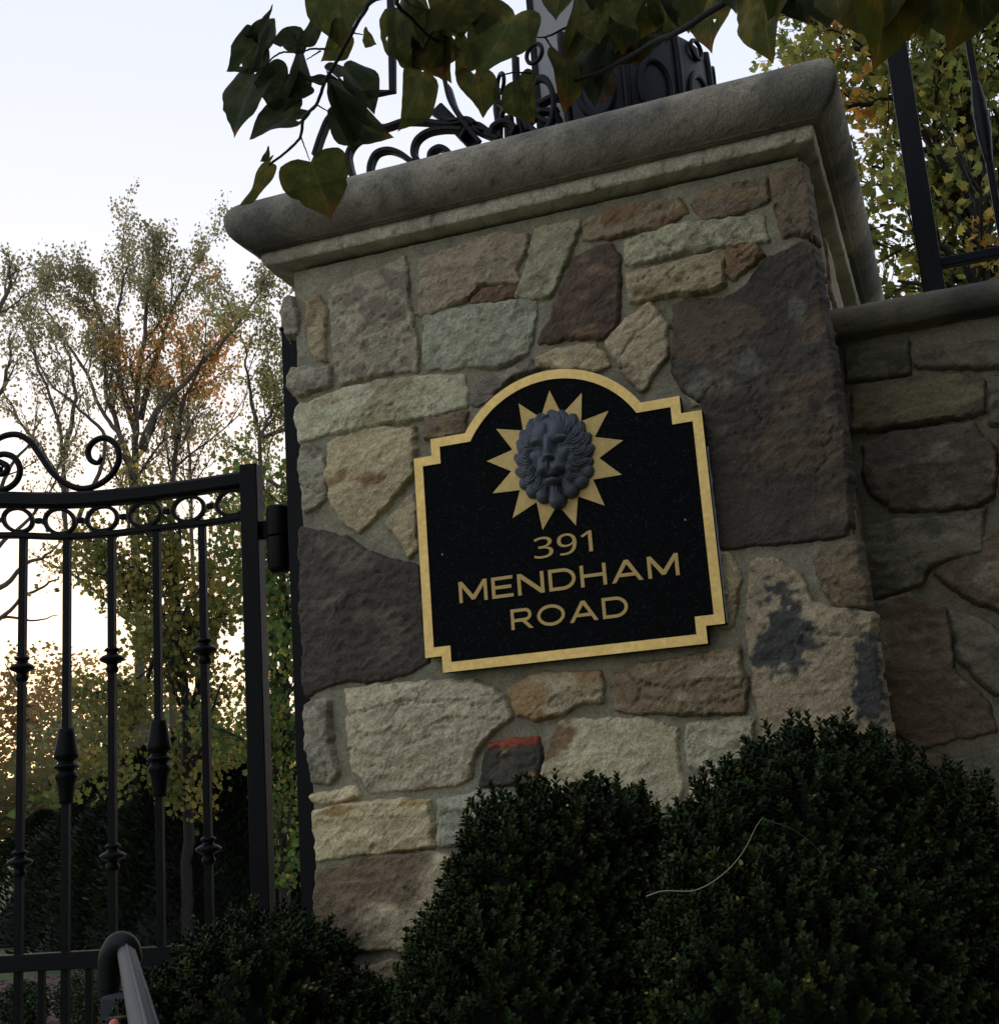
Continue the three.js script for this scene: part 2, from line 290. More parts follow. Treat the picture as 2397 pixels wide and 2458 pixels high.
{
  const t = thing('stone_pillar', 'tall square fieldstone gate pillar with tan and brown stones under a heavy moulded cap', 'pillar');
  const front = (u, v, h) => [u, v, ZF + h], right = (u, v, h) => [X1 - .004 + h, v, u], left = (u, v, h) => [X0 + .045 - h, v, -u], back = (u, v, h) => [-u, v, ZB - h];
  part('mortar', mortarGeo(X0 + .02, X1 + .002, -.05, 2.86, .008, (u, v, h) => front(u, v, h + .0035)), mMortar, t);
  part('mortar', mergeGeometries([mortarGeo(ZB, ZF + .004, -.05, 2.86, .02, (u, v, h) => [X1 - .004 + h, v, -u + ZF + ZB]), mortarGeo(-ZF, -ZB, -.05, 2.86, .03, left), mortarGeo(-X1, -X0 - .02, -.05, 2.86, .04, back)]), mMortar, t);
  const S = [
  ['tan', .016, [[-.602, 2.774], [-.571, 2.783], [-.553, 2.745], [-.559, 2.615], [-.578, 2.624], [-.599, 2.663], [-.603, 2.708]]],
  ['grey', .022, [[-.669, 2.762], [-.659, 2.796], [-.643, 2.793], [-.634, 2.745], [-.632, 2.704], [-.659, 2.704]]],
  ['pitted', .026, [[-.539, 2.776], [-.529, 2.795], [-.46, 2.812], [-.386, 2.818], [-.339, 2.834], [-.335, 2.813], [-.334, 2.72], [-.321, 2.586], [-.326, 2.548], [-.401, 2.553], [-.521, 2.554], [-.53, 2.593], [-.535, 2.711]]],
  ['pink', .03, [[-.297, 2.815], [-.233, 2.824], [-.139, 2.83], [-.093, 2.838], [-.028, 2.823], [-.037, 2.78], [-.067, 2.741], [-.055, 2.707], [-.154, 2.723], [-.178, 2.7], [-.232, 2.684], [-.292, 2.678], [-.317, 2.684], [-.302, 2.717]]],
  ['red', .018, [[-.183, 2.679], [-.145, 2.708], [-.058, 2.705], [-.066, 2.68], [-.112, 2.67]]],
  ['blue', .026, [[-.296, 2.676], [-.242, 2.681], [-.177, 2.671], [-.049, 2.664], [-.021, 2.654], [-.03, 2.599], [-.051, 2.54], [-.102, 2.524], [-.127, 2.519], [-.193, 2.536], [-.291, 2.542], [-.303, 2.567]]],
  ['greenish', .024, [[-.009, 2.826], [.033, 2.828], [.099, 2.828], [.083, 2.783], [.042, 2.717], [.012, 2.658], [-.021, 2.662], [-.066, 2.678], [-.037, 2.731], [-.013, 2.804]]],
  ['maroon', .024, [[.114, 2.749], [.165, 2.753], [.179, 2.716], [.176, 2.666], [.16, 2.571], [.13, 2.538], [.068, 2.55], [-.022, 2.557], [.016, 2.615], [.051, 2.693], [.077, 2.739]]],
  ['rust', .022, [[.106, 2.822], [.151, 2.835], [.326, 2.823], [.336, 2.791], [.278, 2.767], [.209, 2.769], [.138, 2.774], [.102, 2.778]]],
  ['umber', .022, [[.355, 2.808], [.388, 2.826], [.518, 2.823], [.513, 2.778], [.482, 2.767], [.421, 2.76], [.375, 2.767]]],
  ['greenish', .03, [[.198, 2.753], [.312, 2.76], [.502, 2.741], [.502, 2.687], [.407, 2.691], [.306, 2.699], [.202, 2.699], [.193, 2.702]]],
  ['tan', .026, [[.196, 2.672], [.269, 2.675], [.355, 2.677], [.41, 2.69], [.401, 2.607], [.37, 2.596], [.256, 2.609], [.193, 2.606]]],
  ['rust', .02, [[.417, 2.689], [.479, 2.682], [.486, 2.655], [.422, 2.616], [.41, 2.626]]],
  ['umber', .028, [[.533, 2.833], [.594, 2.837], [.6, 2.773], [.598, 2.672], [.534, 2.693], [.535, 2.746], [.527, 2.778]]],
  ['bigdark', .034, [[.292, 2.583], [.325, 2.587], [.393, 2.569], [.441, 2.584], [.497, 2.642], [.577, 2.66], [.596, 2.651], [.595, 2.544], [.605, 2.362], [.603, 2.248], [.598, 2.136], [.585, 2.029], [.485, 2.034], [.389, 2.034], [.328, 2.04], [.33, 2.271], [.33, 2.353], [.288, 2.398], [.272, 2.432]]],
  ['tanpink', .026, [[.133, 2.53], [.171, 2.558], [.237, 2.597], [.258, 2.569], [.271, 2.542], [.259, 2.47], [.201, 2.404], [.176, 2.429], [.156, 2.472]]],
  ['tan', .018, [[-.029, 2.518], [.027, 2.533], [.108, 2.524], [.132, 2.476], [.11, 2.466], [-.03, 2.5]]],
  ['purple', .02, [[-.19, 2.441], [-.187, 2.478], [-.157, 2.495], [-.084, 2.503], [-.047, 2.518], [-.031, 2.496], [-.094, 2.486], [-.144, 2.459], [-.136, 2.444]]],
  ['cream', .012, [[.306, 2.378], [.331, 2.421], [.356, 2.41], [.337, 2.352], [.313, 2.349]]],
  ['pale', .028, [[-.641, 2.515], [-.551, 2.525], [-.516, 2.532], [-.402, 2.534], [-.318, 2.528], [-.208, 2.512], [-.208, 2.441], [-.324, 2.433], [-.425, 2.435], [-.527, 2.435], [-.638, 2.428], [-.643, 2.483]]],
  ['grey', .024, [[-.659, 2.591], [-.643, 2.608], [-.551, 2.597], [-.546, 2.553], [-.635, 2.543], [-.659, 2.564]]],
  ['grey', .024, [[-.633, 2.408], [-.615, 2.412], [-.587, 2.399], [-.57, 2.346], [-.573, 2.288], [-.599, 2.258], [-.628, 2.254], [-.632, 2.279]]],
  ['tanstain', .034, [[-.562, 2.404], [-.499, 2.418], [-.465, 2.428], [-.34, 2.407], [-.348, 2.301], [-.369, 2.281], [-.425, 2.235], [-.491, 2.19], [-.537, 2.225], [-.553, 2.259], [-.564, 2.335]]],
  ['umber', .018, [[-.309, 2.422], [-.276, 2.422], [-.212, 2.426], [-.219, 2.381], [-.278, 2.381], [-.311, 2.383]]],
  ['tan', .022, [[-.416, 2.195], [-.392, 2.22], [-.352, 2.252], [-.346, 2.223], [-.346, 2.129], [-.366, 2.111], [-.393, 2.156]]],
  ['plum', .032, [[-.643, 2.212], [-.596, 2.197], [-.526, 2.174], [-.488, 2.141], [-.431, 2.115], [-.349, 2.084], [-.345, 1.911], [-.344, 1.87], [-.384, 1.853], [-.49, 1.84], [-.535, 1.852], [-.574, 1.847], [-.644, 1.826], [-.645, 1.915]]],
  ['grey', .022, [[-.645, 1.8], [-.623, 1.808], [-.588, 1.808], [-.587, 1.743], [-.576, 1.647], [-.592, 1.628], [-.635, 1.631], [-.646, 1.707]]],
  ['ledge', .032, [[-.539, 1.824], [-.475, 1.828], [-.397, 1.824], [-.341, 1.822], [-.233, 1.815], [-.165, 1.772], [-.157, 1.732], [-.205, 1.7], [-.236, 1.673], [-.258, 1.61], [-.301, 1.6], [-.392, 1.6], [-.495, 1.601], [-.527, 1.647], [-.539, 1.732]]],
  ['ochre', .026, [[-.15, 1.787], [-.121, 1.801], [-.068, 1.815], [.051, 1.806], [.048, 1.746], [-.005, 1.751], [-.03, 1.73], [-.093, 1.723], [-.14, 1.734]]],
  ['brown', .03, [[.08, 1.794], [.134, 1.81], [.344, 1.823], [.35, 1.763], [.346, 1.699], [.284, 1.702], [.205, 1.706], [.08, 1.724]]],
  ['soot', .018, [[-.207, 1.674], [-.095, 1.683], [-.096, 1.63], [-.117, 1.59], [-.231, 1.595], [-.224, 1.64]]],
  ['palestain', .024, [[-.046, 1.709], [.058, 1.706], [.142, 1.696], [.202, 1.678], [.195, 1.598], [.198, 1.553], [.178, 1.508], [.101, 1.471], [-.095, 1.483], [-.107, 1.549], [-.083, 1.636]]],
  ['pale', .024, [[.224, 1.679], [.313, 1.684], [.356, 1.68], [.345, 1.587], [.264, 1.584], [.223, 1.602]]],
  ['cream', .022, [[.225, 1.566], [.282, 1.575], [.343, 1.572], [.333, 1.481], [.215, 1.5]]],
  ['cream', .014, [[-.64, 1.595], [-.609, 1.603], [-.532, 1.607], [-.525, 1.597], [-.564, 1.586], [-.61, 1.584]]],
  ['cream', .028, [[-.638, 1.561], [-.587, 1.571], [-.467, 1.573], [-.354, 1.568], [-.353, 1.475], [-.473, 1.472], [-.555, 1.467], [-.63, 1.461], [-.64, 1.528]]],
  ['blue', .026, [[-.332, 1.567], [-.268, 1.569], [-.243, 1.577], [-.159, 1.571], [-.135, 1.538], [-.14, 1.475], [-.222, 1.474], [-.335, 1.474]]],
  ['halfbrown', .034, [[-.635, 1.432], [-.586, 1.439], [-.51, 1.455], [-.364, 1.46], [-.291, 1.443], [-.263, 1.388], [-.259, 1.283], [-.444, 1.264], [-.556, 1.274], [-.64, 1.305]]],
  ['tan', .022, [[-.604, 1.213], [-.527, 1.228], [-.453, 1.24], [-.357, 1.24], [-.317, 1.136], [-.518, 1.131], [-.607, 1.149]]],
  ['blotch', .034, [[.393, 1.995], [.412, 2.004], [.446, 1.995], [.484, 1.953], [.507, 1.898], [.542, 1.88], [.606, 1.862], [.606, 1.788], [.608, 1.663], [.614, 1.561], [.468, 1.552], [.387, 1.574], [.375, 1.684], [.367, 1.857]]],
  ['umber', .022, [[.524, 1.991], [.541, 2.007], [.6, 2.005], [.604, 1.959], [.607, 1.885], [.552, 1.89], [.531, 1.925]]],
  ['tan', .012, [[.324, 2.027], [.352, 2.019], [.363, 1.977], [.349, 1.912], [.336, 1.874], [.307, 1.873]]],
  ['tan', .024, [[-.173, 1.439], [.123, 1.439], [.14, 1.269], [-.169, 1.255]]],
  ['grey', .024, [[.195, 1.468], [.476, 1.482], [.486, 1.311], [.184, 1.284]]],
  ['brown', .024, [[-.282, 1.234], [.103, 1.239], [.085, 1.06], [-.287, 1.03]]],
  ['pale', .024, [[.147, 1.253], [.545, 1.286], [.585, 1.085], [.134, 1.044]]],
  ['grey', .024, [[-.63, 1.09], [-.328, 1.103], [-.332, .919], [-.619, .883]]]];
  S.forEach(([kind, proud, poly], i) => part('stone', stoneGeo(kind, proud * .6, poly, i + 1, .0042, front), mStone, t));
  const kinds = ['tan', 'tanpink', 'tanpink', 'pink', 'tan'];
  courses(.002, 1.2, 0, 2.83, 5, ['side'], 2.2).forEach(([k, p, poly], i) => part('stone', stoneGeo(k, p * .7, poly, 200 + i, .006, (u, v, h) => [X1 - .005 + h, v, -u + .004]), mStone, t));
  courses(.01, 1.22, 0, 2.83, 6, kinds).forEach(([k, p, poly], i) => part('stone', stoneGeo(k, p, poly, 300 + i, .016, left), mStone, t));
  const bull = [[.03, .809], [.06, .8105]];
  for (let k = 0; k <= 22; k++) { const a = -1.35 + k / 22 * (1.35 + 1.5708); bull.push([.044 + .066 * Math.cos(a), .879 + .066 * Math.sin(a)]); }
  bull.push([.0, .9475], [-.2, .958], [-.6, .965]);
  part('cap', ringMould(bull, .012, .0022, castCol(false)), mCast, t);
  part('cap_moulding', ringMould([[-.08, .765], [-.02, .767], [.014, .771], [.038, .7742, .6], [.043, .776, 1.4], [.0445, .783, .7], [.045, .792], [.045, .808], [.03, .8085]], .006, .003, castCol(true)), mCast, t);
}

// ------------------------------------------------------------------ right-hand wall with coping
{
  const ZW = -.36, t = thing('stone_wall', 'lower shaded fieldstone wall running right from the pillar with a rounded stone coping', 'wall');
  const front = (u, v, h) => [u, v, ZW + h];
  part('mortar', mortarGeo(.57, 4.2, -.05, 2.58, .014, (u, v, h) => front(u, v, h + .003)), mMortar, t);
  const S = [
  ['wgrey', .022, [[.766, 2.466], [.787, 2.497], [1.026, 2.479], [1.016, 2.41], [.771, 2.461]]],
  ['wolive', .024, [[.62, 2.433], [.709, 2.436], [.851, 2.422], [.899, 2.401], [.891, 2.328], [.752, 2.327], [.607, 2.333]]],
  ['wgrey', .02, [[.916, 2.404], [1.019, 2.397], [1.003, 2.29], [.901, 2.304]]],
  ['wplum', .028, [[.626, 2.292], [.692, 2.312], [.862, 2.302], [.898, 2.247], [.883, 2.141], [.835, 2.118], [.669, 2.137], [.619, 2.199]]],
  ['wgrey', .024, [[.59, 2.105], [.665, 2.107], [.777, 2.103], [.856, 2.109], [.837, 2.017], [.73, 2.002], [.702, 1.964], [.586, 1.942]]],
  ['wbrown', .024, [[.738, 1.983], [.823, 2.031], [.884, 2.063], [.966, 2.052], [.934, 1.843], [.806, 1.915]]],
  ['wbrown', .028, [[.596, 1.932], [.676, 1.94], [.743, 1.9], [.749, 1.841], [.741, 1.767], [.8, 1.693], [.807, 1.631], [.653, 1.61], [.598, 1.649], [.599, 1.781]]],
  ['wgrey', .03, [[.756, 1.895], [.815, 1.868], [.871, 1.81], [.911, 1.693], [.824, 1.707], [.763, 1.787]]],
  ['wgrey', .024, [[.702, 1.567], [.814, 1.591], [.895, 1.59], [.872, 1.435], [.71, 1.44], [.695, 1.518]]],
  ['wbrown', .024, [[.593, 1.61], [.699, 1.584], [.685, 1.447], [.566, 1.454]]],
  ['wbrown', .022, [[.92, 2.28], [1.0, 2.272], [.976, 2.115], [.901, 2.12]]],
  ['wgrey', .02, [[.615, 2.531], [.756, 2.523], [.746, 2.448], [.611, 2.454]]]];
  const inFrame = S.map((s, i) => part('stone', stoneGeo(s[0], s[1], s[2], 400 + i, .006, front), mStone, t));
  const k2 = ['wgrey', 'wolive', 'wplum', 'wbrown'];
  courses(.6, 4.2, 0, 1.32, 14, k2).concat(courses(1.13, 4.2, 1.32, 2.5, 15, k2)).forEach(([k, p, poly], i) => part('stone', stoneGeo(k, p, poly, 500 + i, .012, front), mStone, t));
  const prof = [[-.45, .445], [-.01, .445], [0, .449], [.012, .452], [.022, .456]];
  for (let k = 0; k <= 14; k++) { const a = -1.3 + k / 14 * (1.3 + 1.5708); prof.push([.038 + .034 * Math.cos(a), .488 + .034 * Math.sin(a)]); }
  prof.push([.02, .523], [.018, .533], [-.45, .54]);
  const m = new MB(), xs = Math.ceil(3.7 / .02), cf = castCol(false);
  prof.forEach(([o, y], j) => { for (let i = 0; i <= xs; i++) { const x = .585 + i * .02, c = .0025 * fbm(x * 25, y * 25, j * .2, 3); m.v(x, y + OY + c, ZW + o + c, cf(x, y, o), x * 4, j * .08); } });
  for (let j = 0; j < prof.length - 1; j++) for (let i = 0; i < xs; i++) { const a = j * (xs + 1) + i; m.quad(a, a + 1, a + xs + 2, a + xs + 1); }
  part('coping', m.geo(), mCast, t);
  part('back_face', new THREE.BoxGeometry(3.7, 2.5, .3).translate(2.4, 1.25, ZW - .21), std({ color: col(.16, .145, .12), roughness: 1, bumpMap: rockBump, bumpScale: .01 }), t);
}

// ------------------------------------------------------------------ address plaque
{
  const t = thing('address_plaque', 'black granite plaque with gold border, sunburst, lion head and the lettering 391 MENDHAM ROAD', 'plaque', [0, OY, .045]);
  const outl = (d) => {
    const W = .33 - d, H = .2263 - d, s = new THREE.Shape(), sx = .2865 - d * 1, ya = .265 - d, R = .2422 - d, cyy = .1324, xa = Math.sqrt(R * R - (ya - cyy) ** 2), sb = .2907 - d, yb = -.2624 + d;
    const P = [[-W, -H], [-sb, -H], [-sb, yb], [sb, yb], [sb, -H], [W, -H], [W, H], [sx, H], [sx, ya], [xa, ya]];
    s.moveTo(...P[0]); for (const p of P.slice(1)) s.lineTo(...p);
    const a0 = Math.atan2(ya - cyy, xa); s.absarc(0, cyy, R, a0, Math.PI - a0, false); s.lineTo(-sx, ya); s.lineTo(-sx, H); s.lineTo(-W, H); s.closePath(); return s;
  };
  const ex = (s, d, z, b = 0) => new THREE.ExtrudeGeometry(s, { depth: d, bevelEnabled: b > 0, bevelSize: b, bevelThickness: b, bevelOffset: -b, bevelSegments: 2, curveSegments: 40 }).translate(0, 0, z);
  const granite = noiseTex(1024, [[300, .6, 41], [512, .6, 42]], x => { const v = .012 + .06 * ss(.7, .85, sc(1.2, x)); return [v, v, v * 1.08]; });
  part('slab', ex(outl(.0004), .0232, -.0262, .0015), phys({ map: granite, color: col(.22, .22, .22), roughness: .5, specularIntensity: .06 }), t);
  const goldMap = noiseTex(512, [[6, .5, 51], [30, .5, 52], [120, .7, 53], [256, .5, 54]], x => { const v = sc(1.8, x); return [.88 + .12 * v, .72 + .12 * v, .385 + .1 * v]; }, true);
  const gold = std({ map: goldMap, roughness: .5, metalness: .12, bumpMap: fineBump, bumpScale: .0004 });
  const goldDull = std({ map: goldMap, color: col(.66, .68, .74), roughness: .65, metalness: .05, bumpMap: fineBump, bumpScale: .0004 });
  const bs = outl(0), hole = new THREE.Path(outl(.021).getPoints(40).reverse()); bs.holes.push(hole);
  part('border', ex(bs, .0025, -.0012), gold, t);
  const sb = new THREE.Shape();
  for (let k = 0; k < 26; k++) { const a = (k + .05) / 26 * 6.2832, r = k % 2 ? .101 : .157, x = r * Math.sin(a), y = .172 + r * Math.cos(a); k ? sb.lineTo(x, y) : sb.moveTo(x, y); }
  part('sunburst', ex(sb, .0025, -.0022), goldDull, t);
  const font = await new FontLoader().loadAsync('fonts/droid/droid_sans_regular.typeface.json');
  const q = .155, poly = (P, holes = []) => { const s = new THREE.Shape(P.map(p => new THREE.Vector2(p[0], p[1]))); holes.forEach(h => s.holes.push(new THREE.Path(h.map(p => new THREE.Vector2(p[0], p[1]))))); return s; };
  const arc = (cx, cy, rx, ry, a, b, n = 26) => Array.from({ length: n + 1 }, (_, k) => { const t = lerp(a, b, k / n); return [cx + rx * Math.cos(t), cy + ry * Math.sin(t)]; }), PI = Math.PI;
  const glyph = {                                                   // wide even-stroke capitals, one unit high
    M: () => [1.32, poly([[0, 0], [q, 0], [q, .72], [.66 - q * .5, .1], [.66 + q * .5, .1], [1.32 - q, .72], [1.32 - q, 0], [1.32, 0], [1.32, 1], [1.32 - q * 1.1, 1], [.66, .32], [q * 1.1, 1], [0, 1]])],
    E: () => [.98, poly([[0, 0], [.98, 0], [.98, q], [q, q], [q, .5 - q / 2], [.9, .5 - q / 2], [.9, .5 + q / 2], [q, .5 + q / 2], [q, 1 - q], [.98, 1 - q], [.98, 1], [0, 1]])],
    N: () => [1.2, poly([[0, 0], [q, 0], [q, .76], [1.2 - q * 1.15, 0], [1.2, 0], [1.2, 1], [1.2 - q, 1], [1.2 - q, .24], [q * 1.15, 1], [0, 1]])],
    H: () => [1.14, poly([[0, 0], [q, 0], [q, .5 - q / 2], [1.14 - q, .5 - q / 2], [1.14 - q, 0], [1.14, 0], [1.14, 1], [1.14 - q, 1], [1.14 - q, .5 + q / 2], [q, .5 + q / 2], [q, 1], [0, 1]])],
    A: () => [1.36, poly([[0, 0], [q * 1.2, 0], [.33, .24], [1.03, .24], [1.36 - q * 1.2, 0], [1.36, 0], [.68 + q * .58, 1], [.68 - q * .58, 1]], [[[.42, .24 + q], [.68, .8], [.94, .24 + q]]])],
    D: () => [1.2, poly([[0, 0], ...arc(.62, .5, .58, .5, -PI / 2, PI / 2), [0, 1]], [[[q, q], [q, 1 - q], ...arc(.62, .5, .58 - q, .5 - q, PI / 2, -PI / 2)]])],
    O: () => [1.34, poly(arc(.67, .5, .67, .515, 0, 2 * PI, 48).slice(0, -1), [arc(.67, .5, .67 - q, .515 - q, 2 * PI, 0, 48).slice(0, -1)])],
    R: () => [1.08, poly([[0, 0], [q, 0], [q, .36], [.54, .36], [1.08 - q * 1.25, 0], [1.08, 0], [.74, .385], ...arc(.72, .69, .3, .31, -PI / 2 + .2, PI / 2, 16), [0, 1]], [[[q, .36 + q * .95], [q, 1 - q], ...arc(.72, .69, .3 - q, .31 - q, PI / 2, -PI / 2 + .1, 14)]])],
  };
  for (const [s, w, h, y] of [['391', .131, .0465, -.0415], ['MENDHAM', .49, .0465, -.1155], ['ROAD', .259, .0455, -.1885]]) {
    const gs = []; let x = 0;
    for (const ch of s) {
      if (glyph[ch]) { const [gw, sh] = glyph[ch](); gs.push(new THREE.ExtrudeGeometry(sh, { depth: .0025, bevelEnabled: false }).translate(x, 0, 0)); x += gw + .21; continue; }
      const g = new TextGeometry(ch, { font, size: .06, depth: .0025, curveSegments: 10, bevelEnabled: false }); g.computeBoundingBox(); const b = g.boundingBox; g.translate(x - b.min.x, 0, 0); x += (b.max.x - b.min.x) + .0085; gs.push(g);
    }
    const g = merge(gs); g.computeBoundingBox(); const b = g.boundingBox; g.translate(-(b.min.x + b.max.x) / 2, -b.min.y, 0).scale(w / (b.max.x - b.min.x), h / (b.max.y - b.min.y), 1).translate(.003, y, -.0022);
    part('lettering', g, goldDull, t);
  }
  for (const x of [-.276, .271]) part('screw', new THREE.SphereGeometry(.0022, 10, 6).scale(1, 1, .5).translate(x, -.002, -.001), std({ color: col(.3, .3, .32), roughness: .4, metalness: .6 }), t);
  const cm = new MB(), cp = []; for (let k = 0; k <= 30; k++) cp.push(V(.3305 + .0016 * ns(k * .9, 2), lerp(-.222, .15, k / 30), -.0185)); cm.tube(cp, k => .0022 + .002 * Math.max(0, ns(k * 23, 7)), 0, 6);
  part('sealant', cm.geo(), std({ color: col(.42, .42, .43), roughness: .9 }), t);

  // lion head: a relief built as a height surface from face volumes and curved mane locks
  const U = .0925, r = RNG(12), locks = [];
  const lock = (a, r0, r1, w, h0, h1, bend, tip = .55) => {
    const ax = Math.sin(a), ay = Math.cos(a), p0 = [ax * r0 * .84, .02 + ay * r0 * 1.02], p2 = [ax * r1 * .97, .02 + ay * r1 * 1.16], mx = (p0[0] + p2[0]) / 2 + ay * bend, my = (p0[1] + p2[1]) / 2 - ax * bend, pts = [];
    for (let k = 0; k <= 12; k++) { const t = k / 12, q = 1 - t; pts.push([q * q * p0[0] + 2 * q * t * mx + t * t * p2[0], q * q * p0[1] + 2 * q * t * my + t * t * p2[1]]); }
    locks.push({ pts, w, h0, h1, tip, ph: r() * 6 });
  };
  const side = a => (Math.sin(a) > 0 ? 1 : -1);
  for (let k = 0; k < 21; k++) { const a = (k + .3 * r()) / 21 * 6.2832; if (Math.cos(a) < -.72) continue; lock(a, .62, .9 + .04 * r(), .16, .24, .1, side(a) * (.2 + .05 * r()), .7); }
  for (let k = 0; k < 19; k++) { const a = (k + .5 + .3 * r()) / 19 * 6.2832; if (Math.cos(a) < -.8) continue; lock(a, .6, .8 + .04 * r(), .14, .32, .2, side(a) * (.18 + .05 * r()), .7); }
  for (let k = 0; k < 18; k++) { const a = (k + .2) / 18 * 6.2832; if (Math.cos(a) < -.6) continue; lock(a, .58, .7, .11, .36, .28, side(a) * .08, .75); }
  const balls = [[.02, -1.05, .215, .4], [-.31, -.9, .185, .34], [.36, -.86, .195, .34], [-.56, -.74, .18, .28], [.6, -.68, .19, .28], [-.74, -.52, .16, .2], [.77, -.46, .17, .2]];
  const ell = (x, y, cx, cy, rx, ry, h) => { const q = ((x - cx) / rx) ** 2 + ((y - cy) / ry) ** 2; return q < 1 ? h * Math.sqrt(1 - q) : -9; };
  const sm = (a, b, k) => { if (a < -5) return b; if (b < -5) return a; const h = clamp(.5 + .5 * (b - a) / k); return lerp(a, b, h) + k * h * (1 - h); };
  const gs = (x, y, cx, cy, sx, sy) => Math.exp(-(((x - cx) / sx) ** 2) - ((y - cy) / sy) ** 2);
  const height = (x, y) => {
    let h = -9;
    for (const L of locks) {
      let bd = 9, bt = 0, bs = 0;
      for (let k = 0; k < 12; k++) {
        const [ax, ay] = L.pts[k], ex = L.pts[k + 1][0] - ax, ey = L.pts[k + 1][1] - ay, l2 = ex * ex + ey * ey, t = clamp(((x - ax) * ex + (y - ay) * ey) / l2), dx = x - ax - ex * t, dy = y - ay - ey * t, d = Math.hypot(dx, dy);
        if (d < bd) { bd = d; bt = (k + t) / 12; bs = Math.sign(ex * dy - ey * dx) * d; }
      }
      const w = L.w * (L.tip >= 1 ? .7 + .3 * ss(0, .7, bt) : (bt < .5 ? 1 : lerp(1, L.tip, (bt - .5) * 2))); if (bd >= w) continue;
      const s = bs / w, c = Math.sqrt(1 - s * s), groove = .026 * Math.cos(s * 13 + L.ph + bt * 2) * (1 - .5 * bt);
      h = Math.max(h, lerp(L.h0, L.h1, bt) - .13 + .2 * c + groove + .07 * Math.sin(Math.PI * clamp(bt)) );
    }
    const X = Math.abs(x);
    for (const [bx, by, br, bh] of balls) { const dx = x - bx, dy = y - by, q = (dx * dx + dy * dy) / (br * br), up = clamp((dy / br + .3)); let v = q < 1 ? bh * Math.sqrt(1 - q) * .75 + .06 : -9; const l2 = Math.hypot(bx, by + .1), ax = -bx / l2, ay = -(by + .1) / l2, al = dx * ax + dy * ay, ac = dx * ay - dy * ax; if (al > 0 && al < .42 && Math.abs(ac) < br * (1 - .45 * al / .42)) v = Math.max(v, (bh * .75 + .06) * Math.sqrt(Math.max(0, 1 - (ac / (br * (1 - .45 * al / .42))) ** 2)) + .1 * al); if (v > -5) v += .012 * Math.cos(Math.atan2(ac, al + br * 1.2) * 42) * clamp(al / br + .55); h = Math.max(h, v); }
    const fl = (x, y, cx, cy, rx, ry, hh) => { const q = ((x - cx) / rx) ** 2 + ((y - cy) / ry) ** 2; return q < 1 ? hh * Math.pow(1 - q * q, .5) : -9; };
    let f = fl(x, y, 0, .16, .61 - .1 * clamp(-y + .1), .82, .5);
    f = sm(f, ell(X, y, .19, .5, .3, .4, .58), .14);                // forehead halves
    f = sm(f, ell(X, y, .3, .35, .24, .12, .56), .1);               // brows
    f = sm(f, ell(X, y, .38, .0, .2, .26, .5), .12);                // cheekbones
    f = sm(f, fl(x, y, 0, -.28, .37, .34, .6), .14);                // muzzle
    f = sm(f, ell(x, y, 0, .12, .165, .52, .7), .1);                // bridge of the nose
    f = sm(f, ell(x, y, 0, -.1, .19, .13, .8), .07);                // nose
    f = sm(f, ell(X, y, .17, -.37, .23, .19, .72), .08);            // muzzle pads
    f = sm(f, ell(x, y, 0, -.63, .27, .15, .6), .04);               // chin
    if (f > -5) {
      f -= .17 * gs(X, y, .33, .21, .15, .075); f += .12 * gs(X, y, .335, .205, .09, .05); f -= .05 * gs(X, y - (X - .33) * .12, .335, .248, .13, .014) + .045 * gs(X, y, .335, .155, .115, .014) + .03 * gs(X, y, .335, .12, .13, .014);
      f -= .05 * gs(X, y, .335, .205, .028, .028); f -= .08 * gs(X, y, .175, .17, .05, .1);
      f -= .05 * gs(x, y, 0, .6, .035, .24); f -= .1 * gs(X, y, .105, -.175, .055, .04); f -= .1 * gs(x, y, 0, -.31, .022, .12); f -= .05 * gs(x, y, 0, -.225, .14, .02);
      f -= .15 * gs(X, y, .16, -.545, .2, .028) + .06 * gs(X, y, .34, -.5, .08, .03); f -= .07 * gs(X, y, .47, -.2, .1, .18); f -= .03 * gs(X, y, .17, .0, .025, .16);
    }
    return Math.max(h, f);
  };
  const nx = 190, ny = 230, m = new MB(), Hh = [];
  for (let j = 0; j <= ny; j++) for (let i = 0; i <= nx; i++) {
    const x = lerp(-1.1, 1.1, i / nx), y = lerp(-1.36, 1.3, j / ny), h = height(x, y); Hh.push(h); m.v(x * U, y * U, Math.max(-.02, h) * U * .86);
  }
  for (let j = 0; j < ny; j++) for (let i = 0; i < nx; i++) { const a = j * (nx + 1) + i; if (Math.max(Hh[a], Hh[a + 1], Hh[a + nx + 1], Hh[a + nx + 2]) > -1) m.quad(a, a + 1, a + nx + 2, a + nx + 1); }
  const lion = part('lion_head', m.geo(), phys({ color: col(.072, .08, .092), roughness: .55, specularIntensity: .6 }), t, { label: 'dark grey lion head relief in the middle of the gold sunburst' });
  lion.position.set(0, .176, -.0005);
}

